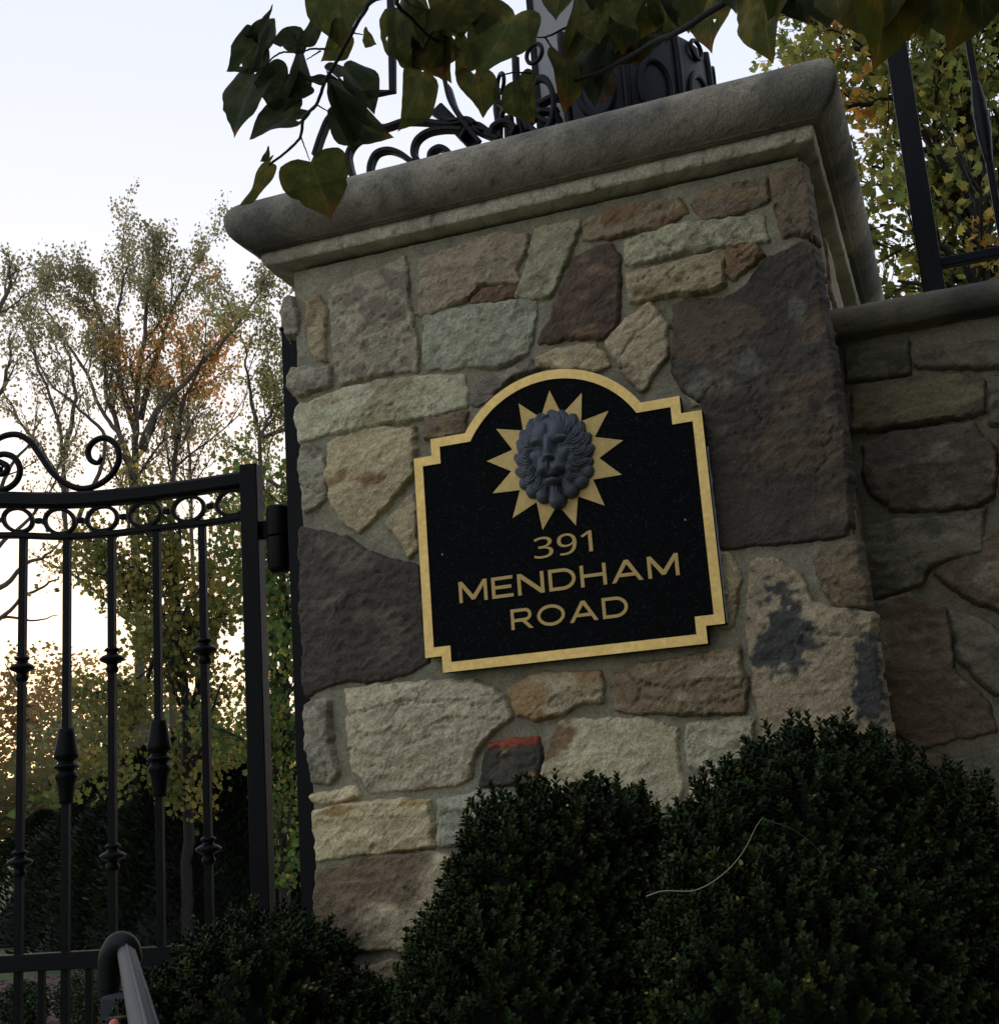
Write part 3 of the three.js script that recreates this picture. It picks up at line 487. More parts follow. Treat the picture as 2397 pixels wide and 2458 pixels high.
// ------------------------------------------------------------------ iron gate, its post and hinge
const knuckle = (s = 1.1) => lathe([[.0105, -.034], [.014, -.032], [.0165, -.024], [.0125, -.016], [.0145, -.011], [.029, -.004], [.031, .002], [.024, .008], [.0135, .012], [.0125, .017], [.018, .021], [.018, .025], [.0105, .03]].map(p => [p[0] * s, p[1] * s]), 18);
const basket = () => lathe([[.0105, -.1], [.016, -.098], [.0165, -.09], [.021, -.045], [.0265, -.03], [.027, -.022], [.02, -.016], [.02, -.01], [.029, -.004], [.03, .0], [.02, .008], [.019, .014], [.028, .022], [.029, .03], [.0265, .045], [.0195, .088], [.019, .098], [.0105, .1]], 20);
{
  const G = { origin: [-.997, 2.302, -.405], toprail: [[.784, 2.51], [.679, 2.497], [.575, 2.485], [.422, 2.477], [.27, 2.477], [.146, 2.479], [.018, 2.484]], midrail: [[.782, 2.405], [.575, 2.379], [.422, 2.372], [.272, 2.373], [.148, 2.372], [.026, 2.376]], bars: [[.707, 2.385], [.574, 2.37], [.438, 2.355], [.302, 2.355], [.167, 2.35], [.707, 1.482], [.574, 1.076], [.437, 1.561], [.304, 1.395], [.164, 1.543]], ovals: [[.725, 2.439], [.595, 2.425], [.463, 2.411], [.329, 2.411], [.197, 2.415], [.074, 2.419]], scroll: [[.465, 2.6], [.478, 2.585], [.501, 2.597], [.508, 2.625], [.49, 2.65], [.454, 2.656], [.421, 2.629], [.413, 2.588], [.432, 2.549], [.472, 2.522], [.524, 2.514], [.575, 2.534], [.622, 2.576], [.659, 2.631], [.691, 2.675], [.728, 2.7], [.766, 2.703], [.803, 2.691]], inner: [[.78, 2.61], [.785, 2.588], [.764, 2.593], [.761, 2.608], [.807, 2.639], [.775, 2.647], [.741, 2.633], [.721, 2.598], [.729, 2.564], [.758, 2.543], [.805, 2.541]], collars: [[.705, 2.055], [.436, 2.012], [.165, 1.987], [.706, 1.537], [.436, 1.484], [.161, 1.454]], basket: [[.572, 1.81], [.571, 1.738], [.573, 1.667], [.3, 1.788], [.301, 1.715], [.301, 1.648]], bottom: [[.762, 1.243], [.479, 1.244], [.222, 1.247]], dogs: [[.641, 1.155], [.507, 1.149], [.37, 1.143]], stile: [[.018, 2.509], [.023, 1.327]], hinge: [[-.071, 2.391], [-.068, 2.3], [-.065, 2.208], [-.038, 2.275], [-.098, 2.269]] };
  const t = thing('iron_gate', 'black wrought iron driveway gate with scrolls and an oval band along its sagging top rail', 'gate', G.origin, Math.PI + .1637), o = G.origin, L = p => [p[0], p[1] - o[1]];
  const xm = G.scroll[17][0] + .075, mir = a => a.concat(a.slice().reverse().map(p => [2 * xm - p[0], p[1]]));
  const top = smooth2(mir(G.toprail.slice().reverse().map(L)), 60), mid = smooth2(mir(G.midrail.slice().reverse().map(L)), 60);
  part('top_rail', sweep(top, .044, .044), mIron, t); part('middle_rail', sweep(mid, .016, .03), mIron, t);
  const st = G.stile.map(L), y0 = .08 - o[1];
  const sx = st[0][0], sx2 = 2 * xm - sx;
  for (const x of [sx, sx2]) part('stile', box(.05, st[0][1] - y0 + .012, .05, x, (st[0][1] + .012 + y0) / 2, 0), mIron, t);
  const at = (c, x) => { let b = c[0]; for (const p of c) if (Math.abs(p[0] - x) < Math.abs(b[0] - x)) b = p; return b[1]; };
  const bx = []; for (let k = 0; k < 5; k++) bx.push((L(G.bars[k])[0] + L(G.bars[k + 5])[0]) / 2);
  const step = (bx[0] - bx[4]) / 4, xs = []; for (let x = bx[4]; x < sx2 - .06; x += step) xs.push(x);
  const lowY = y0 + .03, botY = (G.bottom[0][1] + G.bottom[2][1]) / 2 - o[1] - .012, kn = [0, 1, 2].map(k => L(G.collars[k])[1]).reduce((a, b) => a + b) / 3, kn2 = [3, 4, 5].map(k => L(G.collars[k])[1]).reduce((a, b) => a + b) / 3, bk = L(G.basket[1])[1];
  xs.forEach((x, k) => {
    const ty = at(mid, x) - .006, b = part('bar', box(.0195, ty - lowY, .0195, x, (ty + lowY) / 2, 0, .002), mIron, t);
    if (k % 2 === 0) for (const y of [kn, kn2]) part('collar', knuckle(1.12).translate(x, y, 0), mIron, b);
    else part('basket', basket().scale(1.15, 1.02, 1.15).translate(x, bk, 0), mIron, b);
    if (k < xs.length - 1) part('dog_bar', box(.0165, botY - lowY, .0165, x + step / 2, (botY + lowY) / 2, 0, .002), mIron, t);
  });
  part('lock_rail', box(sx2 - sx - .05, .044, .036, xm, botY, 0), mIron, t); part('bottom_rail', box(sx2 - sx - .05, .05, .045, xm, lowY, 0), mIron, t);
  const ov = G.ovals.map(L), n = ov.length, os = (ov[0][0] - ov[n - 1][0]) / (n - 1);
  for (let k = 0; k < Math.round((sx2 - sx) / os); k++) {
    const x = ov[n - 1][0] + k * os, y = (at(mid, x) + at(top, x)) / 2 - .007, h = (at(top, x) - at(mid, x) - .03) / 2 + .003, pts = [], dx = .012, sl = (at(mid, x + dx) - at(mid, x - dx)) / (2 * dx); if (x > sx2 - .03) break;
    for (let q = 0; q < 36; q++) { const a = q / 36 * 6.2832, px = Math.cos(a) * .0455; pts.push([x + px, y + Math.sin(a) * (h - .005) + px * sl]); }
    part('oval', sweep(pts, .0105, .016, true), mIron, t);
    if (k < n * 2) part('oval_link', box(.02, .016, .018, x + os / 2, (at(mid, x + os / 2) + at(top, x + os / 2)) / 2 - .007, 0, .004), mIron, t);
  }
  const sc1 = smooth2(G.scroll.map(L), 110), sc2 = smooth2(G.inner.map(L), 70);
  const round = (pts, r) => { const m = new MB(); m.tube(pts.map(p => V(p[0], p[1], 0)), k => r * (.7 + .3 * Math.min(1, k * 6, (1 - k) * 6 + .6)), 0, 12); return m.geo(); };
  for (const s of [sc1, sc2]) { part('scroll', round(s, .0092), mIron, t); part('scroll', round(s.map(p => [2 * xm - p[0], p[1]]), .0092), mIron, t); }
  // hinge on the stile and the steel post beside the pillar
  const h = G.hinge.map(L), hx = h[0][0] + .0;
  part('hinge', merge([lathe([[.001, -.1], [.022, -.098], [.032, -.084], [.0335, -.002], [.026, 0]], 24).translate(hx, h[1][1] - .0, -.035), lathe([[.026, .003], [.033, .005], [.033, .078], [.03, .085], [.001, .087]], 24).translate(hx, h[1][1], -.035), box(.1, .05, .02, hx + .04, h[1][1] + .035, .01), box(.06, .05, .02, hx - .04, h[1][1] - .045, .01)]), mIron, t);
  const H = [[-.859, 2.861, -.355], [-.812, 2.851, -.355], [-.855, 1.567, -.355]], p = thing('gate_post', 'black square steel post fixed to the left side of the pillar behind the hinge', 'post', [H[0][0] + .052, 0, -.37]);
  part('post', box(.105, H[0][1] + .05, .105, 0, (H[0][1] - .05) / 2, 0, .004), mIron, p);
  part('post_cap', box(.112, .012, .112, 0, H[0][1] + .006, 0, .004), mIron, p);
}
// aluminium arm with the black cap
{
  const A = [[-1.12, 1.284, .036], [-.34, 1.286, 1.068], [-1.16, 1.348, .033], [-1.16, 1.281, .05], [-1.136, 1.199, .076], [-1.07, 1.211, .164], [-.739, 1.142, .575], [-.733, 1.218, .591]].map(p => V(...p)), t = thing('swing_arm', 'grey ribbed metal arm with a black rounded end cap in front of the gate bars', 'metal arm');
  const dir = A[1].clone().sub(A[0]), len = dir.length(), q = new THREE.Quaternion().setFromUnitVectors(V(0, 0, 1), dir.clone().normalize());
  const bars = [new THREE.CylinderGeometry(.0185, .0185, len * 1.25, 28).rotateX(Math.PI / 2).translate(0, 0, len * .625)];
  for (const a of [.35, 1.5]) bars.push(new THREE.CapsuleGeometry(.0035, len * 1.24, 4, 8).rotateX(Math.PI / 2).translate(Math.cos(a) * .0185, Math.sin(a) * .0185, len * .625));
  const g = merge(bars).applyQuaternion(q).translate(A[0].x, A[0].y, A[0].z);
  part('arm', g, phys({ color: col(.05, .06, .064), roughness: .6, specularIntensity: .35, bumpMap: fineBump, bumpScale: .0005 }), t);
  const black = phys({ color: col(.006, .0062, .0065), roughness: .45, specularIntensity: .35, bumpMap: fineBump, bumpScale: .0006 });
  const elbow = new MB(), E = smooth([[-1.154, 1.207, .051], [-1.147, 1.246, .058], [-1.138, 1.283, .064], [-1.117, 1.306, .062], [-1.101, 1.297, .055], [-1.098, 1.27, .047]], 30), er = .0265; elbow.tube(E, er, er, 20); const ends = [E[0], E[E.length - 1]].map(p => new THREE.SphereGeometry(er * .985, 20, 14).translate(p.x, p.y, p.z));
  part('end_cap', merge([elbow.geo(), ...ends, new THREE.TorusGeometry(er * .92, .006, 10, 28).applyQuaternion(q).translate(A[0].x - .002, A[0].y + .006, A[0].z + .004)]), black, t);
  part('body', box(.075, .5, .06, A[5].x + .012, A[5].y - .255, A[5].z - .03, .01), phys({ color: col(.022, .026, .03), roughness: .6, specularIntensity: .3, bumpMap: fineBump, bumpScale: .0006 }), t);
  part('bracket', box(.036, .035, .03, A[7].x, A[7].y - .006, A[7].z, .006), black, t);
  part('release_knob', new THREE.SphereGeometry(.011, 16, 12).translate(A[7].x + .004, A[7].y - .001, A[7].z + .014), std({ color: col(.5, .1, .05), roughness: .5 }), t, { label: 'small red knob' });
}

// ------------------------------------------------------------------ iron fence on the wall
{
  const F = [[.828, 2.679, -.415], [.839, 3.228, -.415], [.858, 2.723, -.415], [.982, 2.719, -.415], [.996, 3.208, -.415], [.99, 2.801, -.415], [1.006, 3.156, -.415], [1.003, 3.074, -.415], [.999, 2.998, -.415]], t = thing('iron_fence', 'black iron railing with square post and turned balusters standing on the right wall coping', 'fence'), z = F[0][2], yb = OY + .535, yt = 4.2;
  const px = F[0][0];
  for (const x of [px, px + 1.9]) part('post', box(.05, yt - yb + .05, .05, x, (yt + yb) / 2, z), mIron2, t);
  const ry = (F[2][1] + F[3][1]) / 2, d = F[4][0] - px;
  for (const y of [ry, yt - .15]) part('rail', box(1.9, .022, .03, px + .95, y, z), mIron2, t);
  for (let k = 0, x = lerp(F[4][0], F[5][0], .5); x < px + 1.85; k++, x += .125) {
    const b = part('baluster', box(.0155, yt - .12 - ry, .0155, x, (yt - .12 + ry) / 2, z, .002), mIron2, t);
    part('collar', k % 2 ? knuckle(.9).translate(x, F[7][1] + .2, z) : lathe([[.009, -.13], [.014, -.128], [.0155, -.115], [.0235, -.06], [.0255, -.05], [.0255, -.03], [.0245, -.015], [.0265, -.01], [.0265, .004], [.024, .01], [.024, .03], [.018, .075], [.015, .09], [.009, .094]], 20).scale(.68, .95, .68).translate(x, F[7][1], z), mIron2, b);
  }
}

// ------------------------------------------------------------------ lantern on the pillar
{
  const t = thing('pillar_lantern', 'large black iron lantern with scrolled base and frosted panes on top of the pillar', 'lantern', [0, 0, 0]);
  const cx = .05, cz = -.56, yb = OY + .96;
  const S = [
  [[-.724, 3.349, -.305], [-.699, 3.408, -.305], [-.671, 3.453, -.305], [-.623, 3.463, -.305], [-.568, 3.416, -.305], [-.514, 3.379, -.305], [-.45, 3.38, -.305], [-.387, 3.363, -.305], [-.326, 3.34, -.305], [-.273, 3.333, -.305]],
  [[-.608, 3.245, -.305], [-.619, 3.294, -.305], [-.62, 3.327, -.305], [-.6, 3.354, -.305], [-.552, 3.37, -.305]],
  [[-.559, 3.247, -.305], [-.555, 3.278, -.305], [-.537, 3.306, -.305], [-.504, 3.309, -.305], [-.469, 3.291, -.305], [-.434, 3.257, -.305], [-.413, 3.238, -.305]],
  [[-.41, 3.246, -.305], [-.426, 3.277, -.305], [-.417, 3.312, -.305], [-.389, 3.329, -.305], [-.344, 3.329, -.305], [-.283, 3.313, -.305]],
  [[-.381, 3.243, -.305], [-.375, 3.269, -.305], [-.352, 3.277, -.305], [-.331, 3.264, -.305], [-.319, 3.246, -.305]],
  [[-.366, 3.389, -.305], [-.318, 3.345, -.305], [-.262, 3.335, -.305], [-.221, 3.283, -.305]],
  [[-.316, 3.449, -.305], [-.295, 3.37, -.305], [-.249, 3.306, -.305], [-.183, 3.258, -.305]],
  [[-.175, 3.364, -.305], [-.12, 3.318, -.305], [-.1, 3.262, -.305]],
  [[-.202, 3.278, -.305], [-.195, 3.297, -.305], [-.165, 3.304, -.305], [-.137, 3.282, -.305], [-.149, 3.259, -.305]],
  [[-.11, 3.382, -.305], [-.086, 3.314, -.305], [-.041, 3.271, -.305], [-.019, 3.306, -.305]],
  [[-.291, 3.286, -.305], [-.269, 3.311, -.305], [-.239, 3.314, -.305], [-.206, 3.284, -.305]],
  [[-.098, 3.286, -.305], [-.057, 3.306, -.305], [-.02, 3.286, -.305], [-.01, 3.243, -.305]],
  [[-.065, 3.329, -.305], [-.021, 3.337, -.305], [.02, 3.306, -.305], [.025, 3.254, -.305]]];
  for (const s of S) { const P = smooth(s, 40), z = P[0].z; part('scroll', sweep(P.map(p => [p.x, p.y]), .0145, .03).translate(0, 0, z), mIron2, t); }
  const B = [[-.361, 3.416, -.305], [-.232, 3.232, -.305]], K = [[-.466, 3.861, -.305], [-.473, 3.607, -.305], [-.479, 3.481, -.305], [-.532, 3.49, -.305], [-.569, 3.494, -.305], [-.645, 3.498, -.305], [-.671, 3.448, -.305]], Rb = [[-.313, 3.454, -.305], [-.304, 3.396, -.305], [-.281, 3.34, -.305], [-.25, 3.286, -.305], [-.226, 3.249, -.305]];
  part('stay_bar', sweep(B.map(p => [p[0], p[1]]), .034, .03).translate(0, 0, B[0][2] - .035), mIron2, t);
  part('bracket', sweep(K.map(p => [p[0], p[1]]), .02, .02).translate(0, 0, B[0][2]), mIron2, t);
  part('twisted_rod', sweep(smooth2(Rb, 24), .011, .012).translate(0, 0, B[0][2] + .03), mIron2, t);
  // drum: flaring side bands with arched openings
  part('base_ring', new THREE.TorusGeometry(.27, .02, 12, 60).rotateX(Math.PI / 2).translate(cx, yb + .02, cz), mIron2, t);
  const rib = (a, f) => { const P = []; for (let k = 0; k <= 16; k++) { const y = k / 16, r = .262 + .035 * y + .018 * Math.sin(y * 3.1); P.push(V(cx + Math.cos(a) * r, yb + y * .43, cz + Math.sin(a) * r)); } const m = new MB(); m.tube(P, f, f, 8); return m.geo(); };
  for (let k = 0; k < 12; k++) part('drum_rib', rib(k / 12 * 6.2832 + .1, .011), mIron2, t);
  const band = (a0, a1, y0, y1) => { const m = new MB(), n = 14; for (let j = 0; j <= 8; j++) for (let i = 0; i <= n; i++) { const a = lerp(a0, a1, i / n), y = lerp(y0, y1, j / 8), r = .26 + .035 * y + .018 * Math.sin(y * 3.1); m.v(cx + Math.cos(a) * r, yb + y * .43, cz + Math.sin(a) * r); } for (let j = 0; j < 8; j++) for (let i = 0; i < n; i++) { const q = j * (n + 1) + i; m.quad(q, q + n + 1, q + n + 2, q + 1); } return m.geo(); };
  const mBand = phys({ color: col(.012, .0135, .017), roughness: .5, specularIntensity: .4, side: THREE.DoubleSide });
  for (let k = 0; k < 12; k += 1) { const a = k / 12 * 6.2832 + .1; if (k < 3 || k > 5) part('drum_panel', band(a - .01, a + .515, .0, .98), mBand, t); }
  for (let k = 0; k < 12; k++) {
    const a = (k + .5) / 12 * 6.2832 + .1, g = new THREE.TorusGeometry(.045, .0075, 8, 30).scale(1, 1.7, 1).rotateY(Math.PI / 2 - a).translate(cx + Math.cos(a) * .3, yb + .25, cz + Math.sin(a) * .3), r2 = new THREE.TorusGeometry(.026, .006, 8, 24).rotateY(Math.PI / 2 - a).translate(cx + Math.cos(a) * .305, yb + .4, cz + Math.sin(a) * .305);
    part('arch_ornament', g, mIron2, t); part('ring_ornament', r2, mIron2, t);
  }
  // cage with frosted panes, above the drum
  const pane = new THREE.MeshPhysicalMaterial({ color: col(.3, .29, .275), roughness: .9, transmission: .15, thickness: 0, side: THREE.DoubleSide }), cy = yb + .06, ph = 1.1, pr = .2;
  for (let k = 0; k < 6; k++) {
    const a = k / 6 * 6.2832 + .35, b = (k + 1) / 6 * 6.2832 + .35, pa = [cx + Math.cos(a) * pr, cz + Math.sin(a) * pr], pb = [cx + Math.cos(b) * pr, cz + Math.sin(b) * pr];
    const g = new THREE.PlaneGeometry(Math.hypot(pb[0] - pa[0], pb[1] - pa[1]) - .012, ph).rotateY(-(a + b) / 2 + Math.PI / 2).translate((pa[0] + pb[0]) / 2, cy + ph / 2, (pa[1] + pb[1]) / 2);
    part('pane', g, pane, t); part('cage_bar', box(.018, ph + .06, .018, pa[0], cy + ph / 2, pa[1]), mIron2, t);
  }
  for (const y of [cy - .01, cy + ph + .01]) part('cage_ring', new THREE.TorusGeometry(pr + .004, .013, 8, 6).rotateX(Math.PI / 2).rotateY(-.35).translate(cx, y, cz), mIron2, t);
  part('roof', new THREE.ConeGeometry(.34, .28, 6).rotateY(.2).translate(cx, cy + ph + .17, cz), mIron2, t);
  part('finial', lathe([[.001, .2], [.02, .17], [.028, .13], [.014, .09], [.03, .04], [.018, .01], [.04, 0]], 16).translate(cx, cy + ph + .3, cz), mIron2, t);
}

// ------------------------------------------------------------------ boxwood bushes
const BUSH = [[[-.658, 1.164, .204, .191], [-.796, 1.1, .237, .169], [-.536, 1.06, .157, .16], [-.696, .909, .155, .28]],
  [[.049, 1.428, .28, .127], [-.038, 1.431, .311, .112], [.103, 1.446, .266, .096], [-.079, 1.347, .306, .108], [-.198, 1.178, .328, .095], [-.05, 1.174, .275, .233], [-.125, .865, .226, .321]],
  [[.497, 1.468, .307, .152], [.42, 1.473, .335, .104], [.598, 1.437, .264, .121], [.37, 1.412, .338, .122], [.639, 1.395, .239, .151], [.716, 1.273, .161, .13], [.468, 1.185, .27, .313], [.417, .839, .204, .37]]];
function leafInto(m, p, dir, nrm, len, wid, c, fold = .25, uv) {         // small folded oval leaf of six triangles
  const s = new THREE.Vector3().crossVectors(dir, nrm).normalize(), n = new THREE.Vector3().crossVectors(s, dir), b = m.p.length / 3;
  const add = (t, w, z) => m.v(p.x + dir.x * t * len + s.x * w * wid + n.x * z * wid, p.y + dir.y * t * len + s.y * w * wid + n.y * z * wid, p.z + dir.z * t * len + s.z * w * wid + n.z * z * wid, c);
  add(0, 0, 0); add(.3, .42, fold); add(.7, .42, fold); add(1, 0, -.1); add(.7, -.42, fold); add(.3, -.42, fold); add(.5, 0, 0);
  m.tri(b, b + 6, b + 1); m.tri(b + 1, b + 6, b + 2); m.tri(b + 2, b + 6, b + 3); m.tri(b + 3, b + 6, b + 4); m.tri(b + 4, b + 6, b + 5); m.tri(b + 5, b + 6, b);
}
function boxwood(E, seed, label, shoots, tall) {
  const c0 = E[E.length - 1], t = thing('boxwood_bush', label, 'bush', [c0[0], 0, c0[2]], 0, 'clipped boxwood bushes in front of the pillar'), r = RNG(seed), leaves = new MB(), stems = new MB();
  const off = V(c0[0], 0, c0[2]), inside = (p, k, skip) => E.some((e, i) => i !== skip && (p.x - e[0]) ** 2 + (p.y - e[1]) ** 2 + (p.z - e[2]) ** 2 < (e[3] * k) ** 2);
  const W = E.map(e => e[3] * e[3]), tot = W.reduce((a, b) => a + b), d = V(), n = V(), q = V(), side = V();
  for (let k = 0; k < shoots; k++) {
    let u = r() * tot, i = 0; while (u > W[i]) u -= W[i++]; const e = E[i];
    n.set(r() * 2 - 1, r() * 2 - 1, r() * 2 - 1).normalize(); const depth = 1 - .2 * r() * r(), p = V(e[0], e[1], e[2]).addScaledVector(n, e[3] * depth * (1 + .07 * fbm(n.x * 4 + e[0] * 9, n.y * 4, n.z * 4, 2)));
    if (inside(p, .93, i) || p.y < .05) continue;
    if (p.y < 1.0 && r() < .45) continue;
    d.copy(n).multiplyScalar(.8).add(V((r() - .5) * .7, .25 + .55 * r(), (r() - .5) * .7)).normalize();
    const L = .035 + .035 * r() + (n.y > .3 && r() < tall * .6 ? .06 * r() + .025 : 0), pairs = Math.round(L / .0082), g = .6 + .8 * r(), yel = r() < .07 ? 1 : 0;
    p.addScaledVector(d, -L * .55).sub(off); stems.tube([p.clone(), p.clone().addScaledVector(d, L)], .0011, .0006, 3);
    side.set(r() - .5, r() - .5, r() - .5).cross(d).normalize();
    for (let s = 0; s < pairs; s++) {
      side.applyAxisAngle(d, 1.57 + .3 * r());
      for (const sg of [-1, 1]) {
        q.copy(p).addScaledVector(d, L * (s + 1) / pairs); const ld = side.clone().multiplyScalar(sg * .8).addScaledVector(d, .55 + .5 * s / pairs).normalize(), y = s / pairs, gg = g * (.75 + .5 * r()), len = (.0125 + .0065 * r()) * (s === pairs - 1 ? .7 : 1);
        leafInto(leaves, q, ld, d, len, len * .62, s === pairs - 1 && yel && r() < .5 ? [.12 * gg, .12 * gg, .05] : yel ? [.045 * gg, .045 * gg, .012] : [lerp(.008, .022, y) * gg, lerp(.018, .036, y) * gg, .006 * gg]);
      }
    }
  }
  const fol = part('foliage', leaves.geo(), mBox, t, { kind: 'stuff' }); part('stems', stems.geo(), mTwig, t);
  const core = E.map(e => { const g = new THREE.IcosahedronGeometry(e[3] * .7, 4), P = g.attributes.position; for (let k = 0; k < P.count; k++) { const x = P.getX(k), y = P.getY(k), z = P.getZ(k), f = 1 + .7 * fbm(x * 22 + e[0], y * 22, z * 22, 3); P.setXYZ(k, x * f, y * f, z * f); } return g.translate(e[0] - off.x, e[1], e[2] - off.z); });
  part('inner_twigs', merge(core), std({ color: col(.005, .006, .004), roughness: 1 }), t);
  return t;
}
boxwood(BUSH[0], 61, 'small rounded boxwood bush below the gate post, leftmost of the three bushes', 6200, .2);
boxwood(BUSH[1], 62, 'boxwood bush with upright sprigs below the plaque, between the two other bushes', 11500, .6);
boxwood(BUSH[2], 63, 'largest boxwood bush at the right corner of the pillar with a pale dry stem', 16500, .5);
{
  const a = [[.269, 1.397, .652], [.292, 1.403, .644], [.341, 1.401, .624], [.386, 1.424, .612], [.416, 1.453, .607], [.44, 1.489, .605], [.449, 1.5, .603]], b = [[.449, 1.5, .603], [.49, 1.479, .576], [.513, 1.457, .556], [.531, 1.427, .535]], t = thing('dry_grass_stem', 'thin pale dry grass stem arching over the largest boxwood bush', 'grass stem');
  for (const [p, r, cl] of [[a, .0011, [.3, .25, .16]], [b, .0006, [.09, .075, .05]]]) { const m = new MB(); m.tube(smooth(p, 40), r, r * .5, 6); part('stem', m.geo(), std({ color: col(...cl), roughness: .8 }), t); }
}

// ------------------------------------------------------------------ redbud branch hanging in front
{
  const t = thing('redbud_tree', 'drooping branches of a tree with large heart shaped dark olive leaves across the top', 'tree', [0, 0, 0]);
  const tw = [
  { r: 5.5, p: [[.715, 2.317, 1.491], [.648, 2.328, 1.45], [.59, 2.337, 1.406], [.548, 2.36, 1.359], [.503, 2.378, 1.312], [.453, 2.397, 1.267], [.404, 2.425, 1.224]] },
  { r: 4.5, p: [[.601, 2.4, 1.442], [.489, 2.407, 1.453], [.382, 2.418, 1.462], [.264, 2.429, 1.475], [.242, 2.434, 1.453], [.227, 2.447, 1.43], [.203, 2.445, 1.407], [.173, 2.434, 1.384], [.144, 2.426, 1.361], [.118, 2.413, 1.337], [.088, 2.412, 1.316], [.069, 2.405, 1.29], [.039, 2.403, 1.269], [.0, 2.4, 1.251]] },
  { r: 4, p: [[.346, 2.428, 1.484], [.283, 2.436, 1.454], [.279, 2.444, 1.403], [.28, 2.451, 1.35], [.286, 2.468, 1.298], [.282, 2.49, 1.25]] },
  { r: 1.6, p: [[.032, 2.45, 1.219], [.043, 2.412, 1.217]] },
  { r: 1.6, p: [[.079, 2.463, 1.26], [.089, 2.46, 1.234]] },
  { r: 1.6, p: [[.1, 2.497, 1.261], [.11, 2.501, 1.237]] },
  { r: 2.5, p: [[.123, 2.51, 1.3], [.109, 2.514, 1.299], [.091, 2.519, 1.299], [.08, 2.519, 1.295]] },
  { r: 1.6, p: [[.106, 2.514, 1.296], [.079, 2.516, 1.284]] },
  { r: 2, p: [[.08, 2.519, 1.295], [.051, 2.529, 1.294], [.031, 2.53, 1.288], [.012, 2.524, 1.28], [-.006, 2.523, 1.272]] },
  { r: 1.5, p: [[.045, 2.536, 1.312], [.028, 2.549, 1.299]] },
  { r: 1.5, p: [[.153, 2.528, 1.293], [.167, 2.524, 1.288]] },
  { r: 1.6, p: [[.095, 2.492, 1.262], [.093, 2.49, 1.262]] },
  { r: 2, p: [[.374, 2.428, 1.257], [.353, 2.436, 1.255], [.331, 2.439, 1.253]] },
  { r: 2.2, p: [[.431, 2.469, 1.269], [.399, 2.464, 1.268], [.387, 2.472, 1.263]] },
  { r: 1.8, p: [[.397, 2.47, 1.259], [.403, 2.457, 1.254], [.405, 2.444, 1.25]] },
  { r: 2, p: [[.274, 2.466, 1.41], [.283, 2.458, 1.405], [.296, 2.454, 1.399]] },
  { r: 6, p: [[.688, 2.353, 1.455], [.662, 2.315, 1.482], [.643, 2.292, 1.51]] },
  { r: 8, p: [[.923, 2.158, 1.651], [.86, 2.194, 1.6], [.791, 2.24, 1.554], [.724, 2.297, 1.51], [.688, 2.353, 1.455]] },
  { r: 1.2, p: [[.396, 2.394, 1.241], [.397, 2.365, 1.234]] }], mBr = std({ color: col(.007, .006, .0055), roughness: .9, bumpMap: metalBump, bumpScale: .001 });
  for (const { r, p } of tw) {
    const P = smooth(p, p.length * 5).map((q, i) => q.add(V(.0012 * ns(i * .7, r), .0012 * ns(i * .7, 4 + r), 0))), m = new MB(), R = r * .00072;
    m.tube(P, k => R * lerp(1, .5, k) * (1 + .25 * Math.max(0, ns(k * P.length * .55, r * 9))), 0, 8); part(r > 3 ? 'branch' : 'twig', m.geo(), mBr, t);
  }
  const start = V(...tw[0].p[0]), trunk = new MB();
  trunk.tube(smooth([[2.7, -.1, 1.5], [2.62, 1, 1.45], [2.5, 2, 1.5], [2.2, 2.9, 1.55], [1.75, 3.3, 1.6], [start.x, start.y, start.z]], 40), k => lerp(.11, .011, Math.pow(k, .7)), 0, 12);
  trunk.tube(smooth([[2.5, 2, 1.5], [2.9, 2.9, 1.1], [3.0, 3.8, .8], [2.8, 4.6, .6]], 20), .07, .02, 10);
  trunk.tube(smooth([[2.2, 2.9, 1.55], [1.6, 3.6, 1.2], [.9, 4.0, .9], [.1, 4.2, .8]], 24), .05, .01, 8);
  for (const k of [1, 2, 17, 16]) { const p = tw[k].p[0]; trunk.tube(smooth([[1.75, 3.3, 1.6], [lerp(1.75, p[0], .5), lerp(3.35, p[1], .4), lerp(1.6, p[2], .5)], p], 16), .014, .005, 7); }
  part('trunk', trunk.geo(), mBark, t);
  const half = [[0, 0], [.1, -.085], [.24, -.12], [.38, -.07], [.475, .06], [.51, .24], [.475, .43], [.37, .62], [.22, .8], [.09, .94], [0, 1.06]];
  const hc = new THREE.CatmullRomCurve3(half.map(p => V(p[0], p[1], 0)), false, 'centripetal').getSpacedPoints(18), out = hc.map(p => [p.x, p.y]).concat(hc.slice(1, -1).reverse().map(p => [-p.x, p.y]));
  const C = { g: [.098, .106, .026], d: [.048, .06, .028], o: [.122, .118, .03], y: [.16, .145, .025], p: [.13, .09, .06], r: [.17, .065, .02] };
  const camP = camera.position, r = RNG(33);
  function heart(base, tip, width, c, tipAmt, seed) {
    const B = V(...base), Y = V(...tip).sub(B), len = Y.length(), view = camP.clone().sub(B).normalize(), natural = len * .98; Y.normalize();
    const X = new THREE.Vector3().crossVectors(Y, view).normalize(), Z = new THREE.Vector3().crossVectors(X, Y), ang = width < natural ? Math.acos(clamp(width / natural, .12, 1)) * (seed % 2 ? 1 : -1) : 0, wid = Math.max(width, natural) * 1.08;
    X.applyAxisAngle(Y, ang); Z.applyAxisAngle(Y, ang);
    const rq = RNG(seed * 13 + 1), fold = .04 + .18 * rq(), curl = -.1 - .22 * rq(), wav = .035 + .03 * rq(), dr = Math.floor(rq() * 150) + 70, m = new MB(), rings = 7, n = out.length, base0 = C[c];
